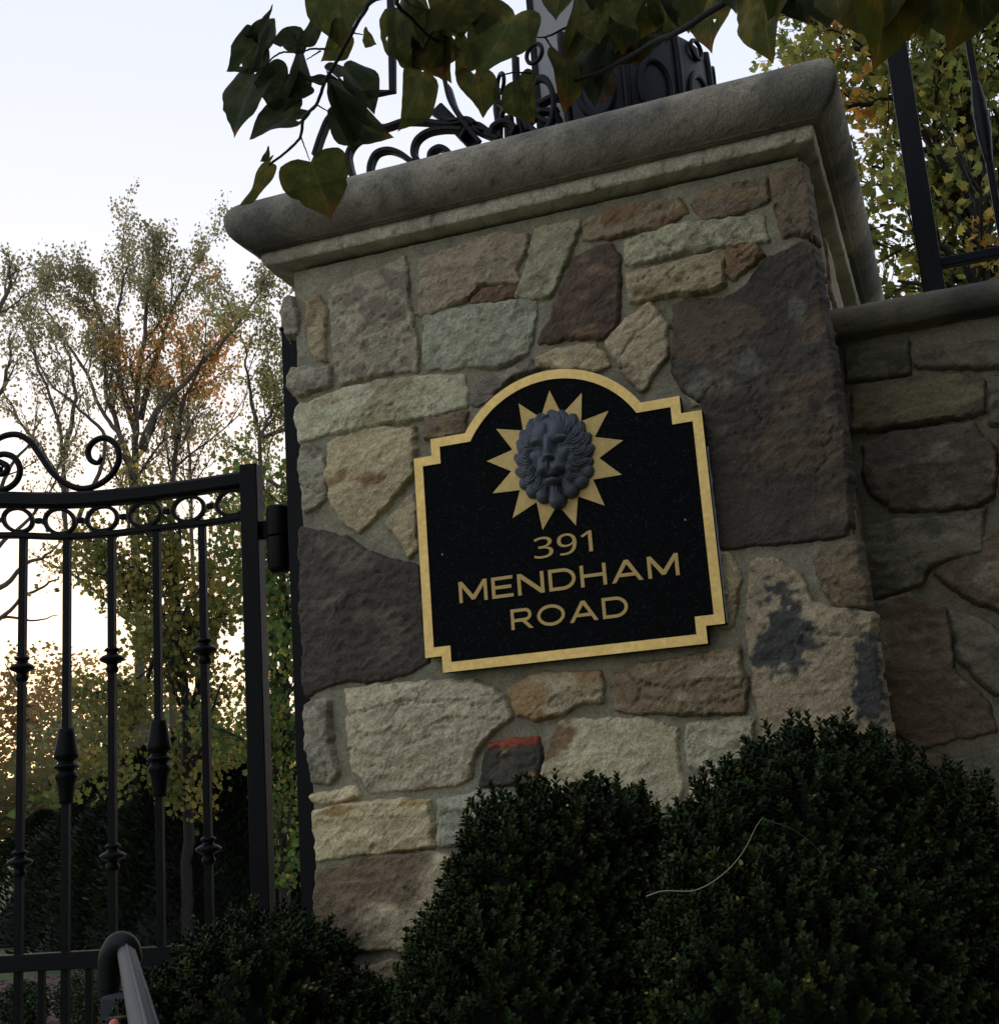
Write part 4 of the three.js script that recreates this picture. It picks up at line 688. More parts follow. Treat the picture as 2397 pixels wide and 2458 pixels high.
    const put = (x, y) => {
      const z = fold * Math.abs(x) * .7 + curl * (y - .3) * (y - .3) + wav * Math.sin(y * 7 + seed) * Math.abs(x) * 2 + .02 * Math.sin(x * 12 + seed * 2), f = ss(.0, .16, fbm(x * 3 + seed * 5.3, y * 3, seed, 3)), e = tipAmt > 0 ? ss(.95 - tipAmt, 1.12 - tipAmt * .8, y + .45 * fbm(x * 4 + seed, y * 4, 2, 3) + (x > .25 ? .12 : 0)) : 0;
      const a = Math.abs(Math.atan2(x, y - .0)), vein = Math.min(Math.abs(a - .0), Math.abs(a - .45), Math.abs(a - .95)) < .035 ? 1.25 : 1, g = (.85 + .35 * f) * vein;
      let cc = base0.map((v, k) => v * g * (k === 0 ? lerp(.9, 1.2, f) : 1)); cc = cc.map((v, k) => lerp(v, [.26, .095, .02][k], e * .75));
      m.v(B.x + X.x * x * wid + Y.x * y * len * .95 + Z.x * z * len, B.y + X.y * x * wid + Y.y * y * len * .95 + Z.y * z * len, B.z + X.z * x * wid + Y.z * y * len * .95 + Z.z * z * len, cc, (x + .6) / 1.3, (y + .2) / 1.3);
    };
    put(0, .34);
    for (let k = 1; k <= rings; k++) for (let i = 0; i < n; i++) { const s = k / rings, e = k === rings ? 1 + .035 * ns(i * 1.3, seed) + (seed % 4 === 1 ? -.1 * ss(.25, .5, ns(i * .55, seed * 2.3)) : 0) : 1; put(out[i][0] * s * e, .34 + (out[i][1] - .34) * s * e); }
    for (let i = 0; i < n; i++) m.tri(0, 1 + (i + 1) % n, 1 + i);
    let q = 0; for (let k = 0; k < rings - 1; k++) for (let i = 0; i < n; i++) { const a = 1 + k * n + i, b = 1 + k * n + (i + 1) % n; if (q++ === dr && seed % 3 === 0) { m.tri(a, b, b + n); continue; } m.quad(a, b, b + n, a + n); }
    part('leaf', m.geo(), mBigLeaf, t);
  }
  const Lf = [
  [[.044, 2.412, 1.217], [.063, 2.331, 1.201], .089, 'g', .35],
  [[-.016, 2.42, 1.218], [-.056, 2.36, 1.228], .020, 'o', .1],
  [[.041, 2.483, 1.235], [-.027, 2.451, 1.262], .039, 'd', 0],
  [[-.015, 2.438, 1.222], [-.022, 2.419, 1.231], .010, 'd', 0],
  [[-.02, 2.543, 1.249], [-.057, 2.457, 1.252], .047, 'd', .05],
  [[-.011, 2.591, 1.247], [-.049, 2.545, 1.26], .051, 'd', 0],
  [[-.015, 2.59, 1.259], [.016, 2.61, 1.264], .023, 'd', 0],
  [[.017, 2.607, 1.263], [-.012, 2.527, 1.264], .019, 'd', 0],
  [[.073, 2.548, 1.283], [.039, 2.544, 1.305], .033, 'd', 0],
  [[.101, 2.561, 1.288], [.075, 2.524, 1.298], .022, 'd', 0],
  [[.026, 2.512, 1.248], [-.008, 2.513, 1.27], .062, 'd', 0],
  [[.058, 2.551, 1.256], [.041, 2.464, 1.252], .024, 'd', 0],
  [[.062, 2.503, 1.254], [.028, 2.484, 1.273], .035, 'd', 0],
  [[.092, 2.5, 1.254], [.067, 2.496, 1.273], .012, 'd', 0],
  [[.165, 2.554, 1.361], [.16, 2.472, 1.354], .074, 'g', .1],
  [[.16, 2.507, 1.33], [.134, 2.464, 1.339], .035, 'o', .2],
  [[.165, 2.524, 1.289], [.18, 2.505, 1.29], .018, 'o', .1],
  [[.113, 2.523, 1.241], [.151, 2.457, 1.223], .043, 'd', 0],
  [[.088, 2.476, 1.228], [.152, 2.418, 1.202], .056, 'd', .08],
  [[.098, 2.511, 1.222], [.108, 2.421, 1.207], .043, 'd', .1],
  [[.223, 2.531, 1.313], [.225, 2.452, 1.304], .048, 'g', .05],
  [[.236, 2.461, 1.27], [.207, 2.383, 1.272], .046, 'o', .1],
  [[.266, 2.494, 1.311], [.274, 2.42, 1.301], .051, 'o', .45],
  [[.224, 2.466, 1.286], [.239, 2.501, 1.301], .031, 'g', 0],
  [[.245, 2.529, 1.316], [.262, 2.455, 1.303], .044, 'g', .05],
  [[.331, 2.486, 1.373], [.3, 2.436, 1.383], .062, 'o', .05],
  [[.381, 2.465, 1.329], [.329, 2.392, 1.34], .069, 'g', .1],
  [[.303, 2.444, 1.264], [.312, 2.387, 1.258], .045, 'o', .05],
  [[.351, 2.43, 1.244], [.363, 2.373, 1.237], .047, 'g', .15],
  [[.419, 2.438, 1.255], [.417, 2.37, 1.25], .041, 'o', .5],
  [[.478, 2.458, 1.249], [.438, 2.374, 1.254], .043, 'd', 0],
  [[.463, 2.414, 1.244], [.457, 2.368, 1.246], .024, 'p', .2],
  [[.503, 2.432, 1.245], [.471, 2.404, 1.261], .027, 'r', .9],
  [[.514, 2.46, 1.259], [.514, 2.402, 1.256], .030, 'o', .05],
  [[.525, 2.458, 1.277], [.486, 2.411, 1.29], .035, 'g', 0],
  [[.458, 2.5, 1.288], [.433, 2.415, 1.287], .032, 'g', .05],
  [[.461, 2.452, 1.287], [.435, 2.406, 1.295], .022, 'o', 0],
  [[.558, 2.439, 1.325], [.56, 2.38, 1.322], .041, 'g', .1],
  [[.62, 2.404, 1.36], [.606, 2.333, 1.359], .043, 'o', .35],
  [[.524, 2.463, 1.321], [.513, 2.42, 1.326], .037, 'g', 0],
  [[.485, 2.482, 1.318], [.474, 2.445, 1.324], .039, 'd', 0],
  [[.344, 2.504, 1.329], [.336, 2.451, 1.33], .042, 'o', .05],
  [[.271, 2.499, 1.31], [.274, 2.419, 1.301], .043, 'g', .1],
  [[.291, 2.47, 1.318], [.27, 2.424, 1.325], .034, 'g', .1],
  [[.452, 2.473, 1.24], [.466, 2.434, 1.237], .035, 'g', .1],
  [[.483, 2.458, 1.226], [.464, 2.42, 1.234], .030, 'o', .3],
  [[.524, 2.448, 1.242], [.496, 2.416, 1.255], .032, 'g', .1],
  [[.576, 2.427, 1.338], [.576, 2.386, 1.339], .036, 'd', .1],
  [[.595, 2.412, 1.339], [.584, 2.372, 1.344], .030, 'g', .1],
  [[.499, 2.461, 1.33], [.494, 2.42, 1.333], .039, 'g', .05],
  [[.442, 2.489, 1.324], [.43, 2.444, 1.328], .035, 'g', .05],
  [[.317, 2.452, 1.315], [.302, 2.41, 1.321], .036, 'o', .1],
  [[.69, 2.285, 1.524], [.677, 2.21, 1.522], .047, 'o', .1],
  [[.741, 2.247, 1.573], [.742, 2.196, 1.571], .049, 'd', .05],
  [[.717, 2.281, 1.536], [.719, 2.228, 1.533], .038, 'd', .05],
  [[.792, 2.167, 1.677], [.785, 2.089, 1.672], .051, 'y', .15],
  [[.827, 2.182, 1.636], [.815, 2.123, 1.637], .043, 'y', .05],
  [[.855, 2.158, 1.675], [.837, 2.086, 1.674], .048, 'y', .1],
  [[.771, 2.217, 1.61], [.766, 2.158, 1.608], .038, 'g', .1],
  [[.882, 2.156, 1.665], [.87, 2.112, 1.669], .037, 'y', .05],
  [[.662, 2.346, 1.462], [.65, 2.303, 1.467], .030, 'd', .05],
  [[.81, 2.196, 1.635], [.809, 2.137, 1.631], .035, 'g', .05],
  [[.84, 2.169, 1.65], [.828, 2.112, 1.652], .035, 'g', .05],
  [[.785, 2.189, 1.642], [.759, 2.14, 1.65], .030, 'o', .1],
  [[.52, 2.428, 1.358], [.526, 2.386, 1.357], .038, 'o', .1],
  [[.544, 2.416, 1.336], [.534, 2.382, 1.342], .034, 'y', .1],
  [[.478, 2.438, 1.332], [.48, 2.395, 1.331], .037, 'o', .15],
  [[.503, 2.425, 1.32], [.507, 2.383, 1.319], .031, 'g', .2],
  [[.599, 2.394, 1.387], [.601, 2.354, 1.388], .036, 'g', .2],
  [[.306, 2.493, 1.34], [.316, 2.447, 1.336], .040, 'o', .1],
  [[.271, 2.501, 1.332], [.261, 2.454, 1.336], .037, 'g', .1],
  [[.703, 2.283, 1.541], [.694, 2.236, 1.544], .039, 'g', .1],
  [[.755, 2.209, 1.614], [.752, 2.17, 1.616], .033, 'o', .1],
  [[.859, 2.144, 1.67], [.86, 2.1, 1.67], .033, 'g', .05],
  [[.8, 2.163, 1.663], [.775, 2.116, 1.671], .034, 'o', .1],
  [[.27, 2.502, 1.333], [.263, 2.453, 1.335], .036, 'g', .1],
  [[.298, 2.494, 1.343], [.306, 2.448, 1.34], .037, 'g', .1]];
  Lf.forEach(([b, tp, w, c, a], i) => heart(b, tp, w, c, c === 'r' ? a : a * .6, i + 1));
  // the crown above the picture
  const m = new MB();
  for (let k = 0; k < CROWN; k++) {
    const right = k % 3 > 0, p = right ? V(lerp(1.35, 4.4, r()), lerp(1.9, 4.6, Math.sqrt(r())), lerp(.25, 3.6, r())) : V(lerp(.8, 4.2, r()), 3.55 + 1.3 * r(), lerp(.2, 3.4, r()));
    if (!right && p.z < 1.2 && p.y < 3.55 + (1.2 - p.z) * .75) continue;
    if (fbm(p.x * 1.7, p.y * 1.7, p.z * 1.7, 3) < -.06) continue;
    const d = V(r() - .5, -.4 - .6 * r(), r() - .5).normalize(), g = .7 + .6 * r();
    leafInto(m, p, d, V(r() - .5, r() - .5, r() - .5).normalize(), .1, .1, [.03 * g, .036 * g, .012 * g], .15);
  }
  part('foliage', m.geo(), mBigLeaf, t, { kind: 'stuff' });
}

// ------------------------------------------------------------------ trees beyond
function tree(name, label, limbs, o, group) {
  const base = limbs[0].p[0], t = thing(name, label, 'tree', [base[0], 0, base[2]], 0, group), r = RNG(o.seed), wood = new MB(), leaves = new MB(), off = V(base[0], 0, base[2]);
  const d = V(), up = V(0, 1, 0), tips = [];
  const branch = (p, dir, len, rad, lev) => {
    const P = [p.clone()], dd = dir.clone(), q = p.clone(); const n = lev === 3 ? 2 : 4;
    for (let k = 0; k < n; k++) { dd.add(V((r() - .5) * .45, (r() - .42) * .4 + o.lift * .14, (r() - .5) * .45)).normalize(); q.addScaledVector(dd, len / n); P.push(q.clone()); }
    wood.tube(P, rad, rad * .4, lev === 1 ? 5 : 3);
    if (lev < 3) { const c = lev === 1 ? o.n2 : o.n3; for (let k = 0; k < c; k++) { const s = (k + .5 + .5 * r()) / c * n, i = Math.min(n - 1, Math.floor(s)), b = P[i].clone().lerp(P[i + 1], s - i); d.copy(P[i + 1]).sub(P[i]).normalize().add(V(r() - .5, (r() - .5) + .25 * o.lift, r() - .5).multiplyScalar(1.5)).normalize(); branch(b, d.clone(), len * (.32 + .25 * r()), rad * .5, lev + 1); } }
    else tips.push(P);
  };
  for (const L of limbs) {
    let pts = L.p.map(p => V(p[0], p[1], p[2])); if (L === limbs[0] || L.p[0][1] < 1.2) pts.unshift(V(pts[0].x, -.15, pts[0].z));
    pts = new THREE.CatmullRomCurve3(pts).getPoints(pts.length * 5).map((p, i) => p.sub(off).add(V(.04 * ns(i * .5, L.r0 * 99), 0, .12 * ns(i * .3, 3 + L.r0 * 50))));
    wood.tube(pts, k => lerp(L.r0, L.r1, Math.pow(k, .8)), 0, 7); let len = 0; for (let i = 1; i < pts.length; i++) len += pts[i].distanceTo(pts[i - 1]);
    const c = Math.round(o.n1 * Math.min(1.4, len / o.span));
    for (let k = 0; k < c; k++) {
      const s = lerp(o.from, .99, (k + r()) / c) * (pts.length - 1), i = Math.min(pts.length - 2, Math.floor(s)), b = pts[i].clone().lerp(pts[i + 1], s - i); if (b.y < o.clear) continue;
      d.copy(pts[i + 1]).sub(pts[i]).normalize().add(V((r() - .5) * 2.2, .2 * o.lift + (r() - .5) * .8, (r() - .5) * 2.2)).normalize(); branch(b, d.clone(), o.blen * (.5 + .7 * r()) * lerp(1, o.tip ?? .55, s / pts.length), lerp(L.r0, L.r1, s / pts.length) * .42, 1);
    }
  }
  part('trunk', wood.geo(), o.maple ? mBarkDark : mBark, t);
  const q = V(), N = V(); let cnt = 0;
  for (const P of tips) {
    const k = Math.round(o.leaf * (.4 + 1.2 * r()) * (o.dens ? o.dens(P[1].y) : 1));
    for (let s = 0; s < k; s++) {
      q.copy(P[0]).lerp(P[2], r() * 1.1).add(V((r() - .5), (r() - .6), (r() - .5)).multiplyScalar(o.spread)); const c = o.col(q.y, r(), q.x + off.x), g = .65 + .7 * r(), sz = o.size * (.6 + .7 * r());
      d.set(r() - .5, -.25 - .5 * r(), r() - .5).normalize(); N.set(r() - .5, r() - .5, r() - .5).normalize();
      const b = leaves.p.length / 3, S = V().crossVectors(d, N).normalize(), M2 = V().crossVectors(S, d), cc = c.map(x => x * g);
      const add = (tt, w, z) => leaves.v(q.x + d.x * tt * sz + S.x * w * sz + M2.x * z * sz, q.y + d.y * tt * sz + S.y * w * sz + M2.y * z * sz, q.z + d.z * tt * sz + S.z * w * sz + M2.z * z * sz, cc);
      if (o.maple) { add(0, 0, 0); add(.1, .5, .1); add(.45, .28, 0); add(.55, .55, .12); add(1, 0, -.1); add(.55, -.55, .12); add(.45, -.28, 0); add(.1, -.5, .1); leaves.tri(b, b + 1, b + 2); leaves.tri(b, b + 2, b + 4); leaves.tri(b + 2, b + 3, b + 4); leaves.tri(b, b + 4, b + 6); leaves.tri(b + 6, b + 4, b + 5); leaves.tri(b, b + 6, b + 7); }
      else { add(0, 0, 0); add(.45, .38, .1); add(1, 0, 0); add(.45, -.38, .1); leaves.quad(b, b + 1, b + 2, b + 3); }
      cnt++;
    }
  }
  part('crown', leaves.geo(), mLeaf, t, { kind: 'stuff' }); if (globalThis.console) console.log(o.seed, 'leaves', cnt, 'tips', tips.length);
  return t;
}
const mix3 = (a, b, t) => a.map((v, k) => lerp(v, b[k], clamp(t)));
const OLIVE = [.29, .27, .115], GREY = [.33, .29, .18], ORANGE = [.72, .34, .13], YELLOW = [.48, .34, .08], GREEN = [.14, .2, .045], YG = [.33, .31, .07], BROWN = [.33, .2, .08], DARK = [.05, .075, .032];
const [ORX, ORY] = [-12.68, 10.54];                                    // where the orange leaves hang in the tall tree
const TG = 'autumn trees beyond the gate';
tree('autumn_tree', 'tall spreading autumn tree with orange leaves in the middle of its thin crown', [
  { r0: 0.15, r1: 0.015, p: [[-14.794, .53, -19.319], [-14.337, 3.913, -18.658], [-14.121, 5.645, -18.314], [-13.852, 7.951, -17.796], [-13.645, 9.082, -17.564], [-13.492, 9.786, -17.428], [-13.194, 10.91, -17.229], [-12.92, 11.893, -17.06], [-12.766, 12.277, -17.011]] },
  { r0: 0.08, r1: 0.012, p: [[-14.398, 5.714, -18.635], [-14.081, 8.264, -18.066], [-14.213, 9.509, -17.684], [-14.297, 9.95, -17.536], [-14.187, 10.961, -17.302], [-14.181, 11.76, -17.088], [-14.177, 12.123, -16.992]] },
  { r0: 0.06, r1: 0.01, p: [[-13.602, 8.137, -17.399], [-13.638, 8.842, -17.196], [-13.89, 9.282, -16.989], [-14.115, 10.213, -16.659], [-14.422, 10.867, -16.374], [-14.641, 11.375, -16.161], [-14.73, 11.521, -16.09]] },
  { r0: 0.075, r1: 0.01, p: [[-13.305, 8.656, -17.254], [-12.929, 9.262, -17.223], [-12.443, 9.719, -17.271], [-11.833, 10.238, -17.345], [-11.261, 10.76, -17.405], [-10.812, 11.22, -17.439], [-10.615, 11.277, -17.493]] },
  { r0: 0.07, r1: 0.012, p: [[-13.786, 9.505, -17.944], [-13.274, 10.638, -17.818], [-12.964, 11.346, -17.736], [-12.499, 12.044, -17.711], [-12.298, 12.323, -17.707]] },
  { r0: 0.09, r1: 0.012, p: [[-14.63, 2.331, -20.027], [-14.112, 5.598, -19.416], [-13.693, 8.363, -18.828], [-13.396, 9.309, -18.678], [-13.142, 10.036, -18.571], [-12.799, 10.533, -18.557], [-12.4, 11.027, -18.564]] },
  { r0: 0.06, r1: 0.01, p: [[-14.365, 2.304, -20.67], [-13.655, 7.932, -19.501], [-13.508, 9.439, -19.147], [-13.346, 10.186, -19.002]] },
  { r0: 0.06, r1: 0.01, p: [[-14.222, 9.365, -18.372], [-14.329, 10.415, -18.051], [-14.177, 11.594, -17.787], [-13.928, 12.395, -17.658], [-13.711, 12.753, -17.638]] }], { seed: 1, tip: .42, n1: 15, n2: 6, n3: 4, span: 8, from: .3, clear: 2.5, blen: 1.9, lift: .25, leaf: 8.5, spread: .26, size: .072,
  dens: y => y > 10.6 ? 1.4 : y > 7.6 ? .9 : 1, col: (y, u, x) => { const k = Math.exp(-(((x - ORX) / 1.3) ** 2) - ((y - ORY) / 1.2) ** 2) + 1.1 * fbm(x * 1.1, y * 1.1, 2, 3), low = ss(9, 6.5, y + u); return k > .5 ? (u < .45 ? ORANGE : u < .75 ? [.62, .4, .14] : YG) : low > .5 ? (fbm(x * 1.1, y * 1.1, 7, 3) > .02 ? (u < .4 ? [.62, .34, .1] : [.5, .4, .1]) : mix3(YG, GREEN, u)) : mix3(GREY, OLIVE, u); } }, TG);
tree('autumn_tree', 'slender tree with a crooked trunk next to the left edge of the pillar', [
  { r0: 0.06, r1: 0.01, p: [[-9.045, 2.01, -14.455], [-8.723, 4.402, -13.988], [-8.574, 5.901, -13.676], [-8.465, 7.161, -13.409], [-8.271, 7.491, -13.397], [-8.037, 7.703, -13.428], [-7.79, 8.197, -13.394]] },
  { r0: 0.04, r1: 0.008, p: [[-8.629, 7.128, -13.685], [-8.715, 7.749, -13.505], [-8.685, 8.36, -13.367], [-8.71, 8.791, -13.253]] },
  { r0: 0.04, r1: 0.01, p: [[-8.504, 6.5, -13.556], [-8.185, 6.294, -13.718], [-7.814, 6.447, -13.811]] },
  { r0: 0.04, r1: 0.01, p: [[-8.559, 7.159, -13.594], [-8.196, 7.315, -13.684], [-8.032, 8.035, -13.566]] }], { seed: 2, n1: 15, n2: 5, n3: 4, span: 5, from: .35, clear: 2, blen: 1.4, lift: .4, leaf: 9, spread: .22, size: .06, col: (y, u) => y > 5 ? mix3(OLIVE, YG, u * .5) : u < .2 ? [.6, .27, .07] : mix3(YG, GREEN, u) }, TG);
tree('autumn_tree', 'thin grey green tree with leaning stems left of the orange tree', [
  { r0: 0.065, r1: 0.008, p: [[-13.337, 1.304, -15.293], [-12.837, 4.939, -14.587], [-12.56, 7.054, -14.171], [-12.498, 7.917, -13.983], [-12.715, 9.069, -13.628], [-12.828, 9.611, -13.456], [-12.862, 9.814, -13.395]] },
  { r0: 0.045, r1: 0.008, p: [[-12.9, 6.349, -14.658], [-12.113, 7.922, -14.552], [-12.423, 8.49, -14.306], [-12.784, 8.885, -14.083], [-12.997, 9.486, -13.862]] },
  { r0: 0.05, r1: 0.01, p: [[-12.56, 7.054, -14.171], [-12.844, 7.743, -13.904], [-13.148, 8.3, -13.662], [-13.335, 8.782, -13.479]] },
  { r0: 0.05, r1: 0.01, p: [[-12.704, 7.671, -14.297], [-12.406, 8.596, -14.177], [-12.392, 9.137, -14.051], [-12.462, 9.549, -13.926]] },
  { r0: 0.04, r1: 0.01, p: [[-13.152, 5.931, -13.148], [-12.594, 6.397, -13.231], [-12.236, 6.752, -13.271], [-11.912, 7.299, -13.252]] }], { seed: 3, n1: 12, n2: 5, n3: 4, span: 6, from: .35, clear: 3, blen: 1.0, lift: .3, leaf: 3.8, spread: .2, size: .058, dens: y => y > 7 ? 1 : .5, col: (y, u) => mix3(GREY, OLIVE, u) }, TG);
tree('autumn_tree', 'sparse tree with bare lower branches reaching in from the left edge', [
  { r0: 0.12, r1: 0.01, p: [[-12.346, 1.478, -11.25], [-11.813, 4.411, -10.725], [-11.346, 6.537, -10.374], [-10.932, 7.587, -10.264], [-10.565, 8.316, -10.216], [-10.348, 8.732, -10.191], [-10.24, 8.94, -10.179]] },
  { r0: 0.05, r1: 0.008, p: [[-11.813, 4.411, -10.725], [-11.022, 4.837, -10.9], [-10.615, 5.131, -10.971], [-10.394, 5.222, -11.027], [-10.165, 5.367, -11.072]] },
  { r0: 0.04, r1: 0.006, p: [[-11.593, 3.821, -10.511], [-10.798, 4.394, -10.651], [-10.459, 4.632, -10.712], [-10.105, 4.79, -10.798], [-10.001, 4.809, -10.83]] },
  { r0: 0.03, r1: 0.006, p: [[-11.758, 3.743, -10.689], [-10.942, 4.402, -10.816], [-10.488, 4.341, -10.99], [-10.222, 4.401, -11.069]] },
  { r0: 0.06, r1: 0.01, p: [[-11.528, 6.325, -10.578], [-11.045, 7.109, -10.558], [-10.653, 7.626, -10.57], [-10.522, 8.163, -10.486]] },
  { r0: 0.05, r1: 0.01, p: [[-11.896, 5.568, -10.85], [-11.237, 6.072, -10.96], [-10.841, 6.595, -10.972], [-10.445, 7.118, -10.984]] }], { seed: 4, n1: 7, n2: 5, n3: 4, span: 6, from: .5, clear: 5, blen: .8, lift: .3, leaf: 4, spread: .2, size: .055, dens: y => y > 6 ? 1 : .15, col: (y, u) => mix3(GREY, OLIVE, u) }, TG);
tree('autumn_tree', 'yellow green maple with a dark trunk directly behind the gate bars', [
  { r0: 0.085, r1: 0.02, p: [[-7.787, .966, -10.258], [-7.595, 2.427, -9.97], [-7.492, 3.526, -9.74], [-7.416, 4.257, -9.589], [-7.25, 4.936, -9.483]] },
  { r0: 0.06, r1: 0.012, p: [[-7.492, 3.341, -9.785], [-7.592, 3.81, -9.636], [-7.846, 4.198, -9.452], [-8.126, 4.403, -9.304]] },
  { r0: 0.05, r1: 0.01, p: [[-7.343, 3.215, -9.541], [-7.544, 3.501, -9.401], [-7.808, 2.889, -9.457], [-8.019, 2.634, -9.445]] },
  { r0: 0.06, r1: 0.012, p: [[-7.765, 2.68, -10.175], [-7.386, 3.357, -10.144], [-7.149, 4.045, -10.061], [-6.947, 4.5, -10.021]] },
  { r0: 0.04, r1: 0.01, p: [[-7.453, 2.867, -9.696], [-7.289, 2.673, -9.801], [-7.148, 2.435, -9.908]] }], { seed: 5, n1: 15, n2: 6, n3: 4, span: 4, from: .2, clear: 1.2, blen: 1.2, lift: .2, leaf: 9, spread: .3, size: .06, maple: 1, col: (y, u, x) => fbm(x * .8, y * .8, 4, 2) > .02 && u < .5 ? [.32, .24, .055] : u < .3 ? [.24, .22, .06] : mix3([.1, .14, .035], [.2, .19, .055], u) }, TG);
tree('autumn_tree', 'leafy green tree in the gap between the gate and the pillar', [
  { r0: 0.07, r1: 0.02, p: [[-5.957, .955, -9.272], [-5.765, 2.263, -9.022], [-5.605, 3.49, -8.78], [-5.505, 4.309, -8.617], [-5.337, 4.917, -8.528]] },
  { r0: 0.05, r1: 0.01, p: [[-5.683, 2.876, -8.902], [-5.83, 3.177, -8.777], [-5.958, 3.393, -8.68]] },
  { r0: 0.05, r1: 0.01, p: [[-5.691, 3.519, -8.96], [-5.383, 3.916, -8.973], [-5.181, 4.194, -8.976]] },
  { r0: 0.04, r1: 0.01, p: [[-5.617, 2.574, -8.781], [-5.76, 2.666, -8.708], [-5.91, 2.718, -8.643]] }], { seed: 6, n1: 15, n2: 6, n3: 4, span: 4, from: .15, clear: .8, blen: 1.0, lift: .1, leaf: 10, spread: .3, size: .058, maple: 1, col: (y, u) => u < .1 ? [.4, .3, .06] : mix3(GREEN, [.09, .13, .035], u) }, TG);
tree('maple_tree', 'green and gold maple rising behind the iron railing on the right wall', [
  { r0: 0.13, r1: 0.03, p: [[1.219, 4.392, -7.153], [1.281, 5.112, -7.0], [1.343, 5.832, -6.847], [1.383, 6.403, -6.723], [1.385, 6.916, -6.599], [1.409, 7.277, -6.52]] },
  { r0: 0.05, r1: 0.01, p: [[1.373, 6.242, -6.867], [1.044, 6.603, -6.664], [.668, 6.845, -6.473], [.487, 7.011, -6.369]] },
  { r0: 0.05, r1: 0.012, p: [[1.311, 5.507, -6.697], [1.06, 6.029, -6.483], [.819, 6.328, -6.326], [.47, 6.274, -6.216]] },
  { r0: 0.04, r1: 0.01, p: [[1.288, 5.253, -6.86], [1.055, 5.629, -6.687], [.825, 5.826, -6.558], [.635, 5.9, -6.473]] },
  { r0: 0.05, r1: 0.012, p: [[1.397, 6.413, -6.943], [1.71, 6.728, -6.976], [1.868, 6.994, -6.967]] },
  { r0: 0.04, r1: 0.01, p: [[1.253, 4.92, -6.82], [1.085, 5.229, -6.686], [.877, 5.363, -6.58], [.632, 5.44, -6.475]] },
  { r0: 0.05, r1: 0.012, p: [[1.314, 5.533, -6.91], [1.639, 5.87, -6.942], [1.855, 6.156, -6.949]] },
  { r0: 0.05, r1: 0.012, p: [[1.275, 5.173, -6.984], [1.569, 5.392, -7.033], [1.768, 5.559, -7.063]] },
  { r0: 0.04, r1: 0.01, p: [[1.383, 6.913, -6.708], [1.119, 7.116, -6.566], [.855, 7.319, -6.424]] },
  { r0: 0.04, r1: 0.01, p: [[1.231, 4.71, -6.754], [.984, 4.904, -6.62], [.69, 5.014, -6.49]] }], { seed: 7, n1: 20, n2: 6, n3: 4, span: 4.5, from: .12, clear: 2.6, blen: 1.15, lift: .2, leaf: 6, spread: .22, size: .065, maple: 1, col: (y, u, x) => { const k = fbm(x * 1.6, y * 1.6, 3, 3); return k > .2 ? (u < .5 ? [.5, .25, .06] : YELLOW) : u < .16 ? [.42, .35, .08] : mix3([.13, .17, .045], [.24, .25, .065], u); } });

// small far trees and evergreens
function leafCloud(m, c, rx, ry, n, size, colf, seed, shell = .55) {
  const r = RNG(seed), d = V(), N = V(), q = V();
  for (let k = 0; k < n; k++) {
    q.set(r() * 2 - 1, r() * 2 - 1, r() * 2 - 1); if (q.lengthSq() > 1 || fbm(q.x * 2 + seed, q.y * 2, q.z * 2, 2) < -.12) continue;
    const cc = colf(r(), q), s = size * (.6 + .8 * r()), b = m.p.length / 3; q.set(c[0] + q.x * rx, c[1] + q.y * ry, c[2] + q.z * rx); d.set(r() - .5, -.3 * r(), r() - .5).normalize(); N.set(r() - .5, r() - .5, r() - .5).cross(d).normalize();
    m.v(q.x, q.y, q.z, cc); m.v(q.x + d.x * s * .5 + N.x * s * .35, q.y + d.y * s * .5 + N.y * s * .35, q.z + d.z * s * .5 + N.z * s * .35, cc); m.v(q.x + d.x * s, q.y + d.y * s, q.z + d.z * s, cc); m.v(q.x + d.x * s * .5 - N.x * s * .35, q.y + d.y * s * .5 - N.y * s * .35, q.z + d.z * s * .5 - N.z * s * .35, cc); m.quad(b, b + 1, b + 2, b + 3);
  }
}
const eye = camera.position, along = (px, dist) => { const a = .3379 - Math.atan((px - 1198.5) / 3150); return [eye.x - Math.sin(a) * dist, eye.z - Math.cos(a) * dist]; };   // bearing measured in the photograph
function roundTree(label, px, dist, h, w, colf, seed, n, group) {
  const [x, z] = along(px, dist), t = thing('distant_tree', label, 'tree', [x, 0, z], 0, group), m = new MB(), wd = new MB(), r = RNG(seed);
  wd.tube([V(0, -.1, 0), V(.1, h * .4, 0), V(.05, h * .8, .1)], .16, .04, 6); for (let k = 0; k < 7; k++) { const a = r() * 6.28; wd.tube([V(.08, h * (.3 + .07 * k), 0), V(Math.cos(a) * w * .4, h * (.45 + .07 * k), Math.sin(a) * w * .4)], .06, .015, 5); }
  for (let k = 0; k < 9; k++) { const a = r() * 6.28, q = r(); leafCloud(m, [Math.cos(a) * w * .5 * q, h * (.36 + .5 * r()), Math.sin(a) * w * .5 * q], w * (.3 + .2 * r()), h * (.16 + .1 * r()), n / 9, .17, colf, seed * 20 + k); }
  part('trunk', wd.geo(), mBark, t); part('crown', m.geo(), mLeaf, t, { kind: 'stuff' });
}
const FG = 'low trees against the sunset';
roundTree('tan autumn tree low against the sunset at the left edge', 15, 40, 7.4, 4.2, u => mix3(BROWN, [.2, .15, .06], u), 71, 9000, FG);
roundTree('rusty brown autumn tree low against the sunset behind the first two gate bars', 95, 46, 8.0, 4.2, u => mix3(BROWN, OLIVE, u), 72, 9000, FG);
roundTree('dark green round tree behind the second and third gate bars', 205, 30, 5.2, 2.6, u => mix3(DARK, OLIVE, u * .8), 73, 4600, FG);
roundTree('olive tree behind the third and fourth gate bars', 330, 38, 6.2, 4.0, u => mix3(YG, OLIVE, u), 74, 5200, FG);
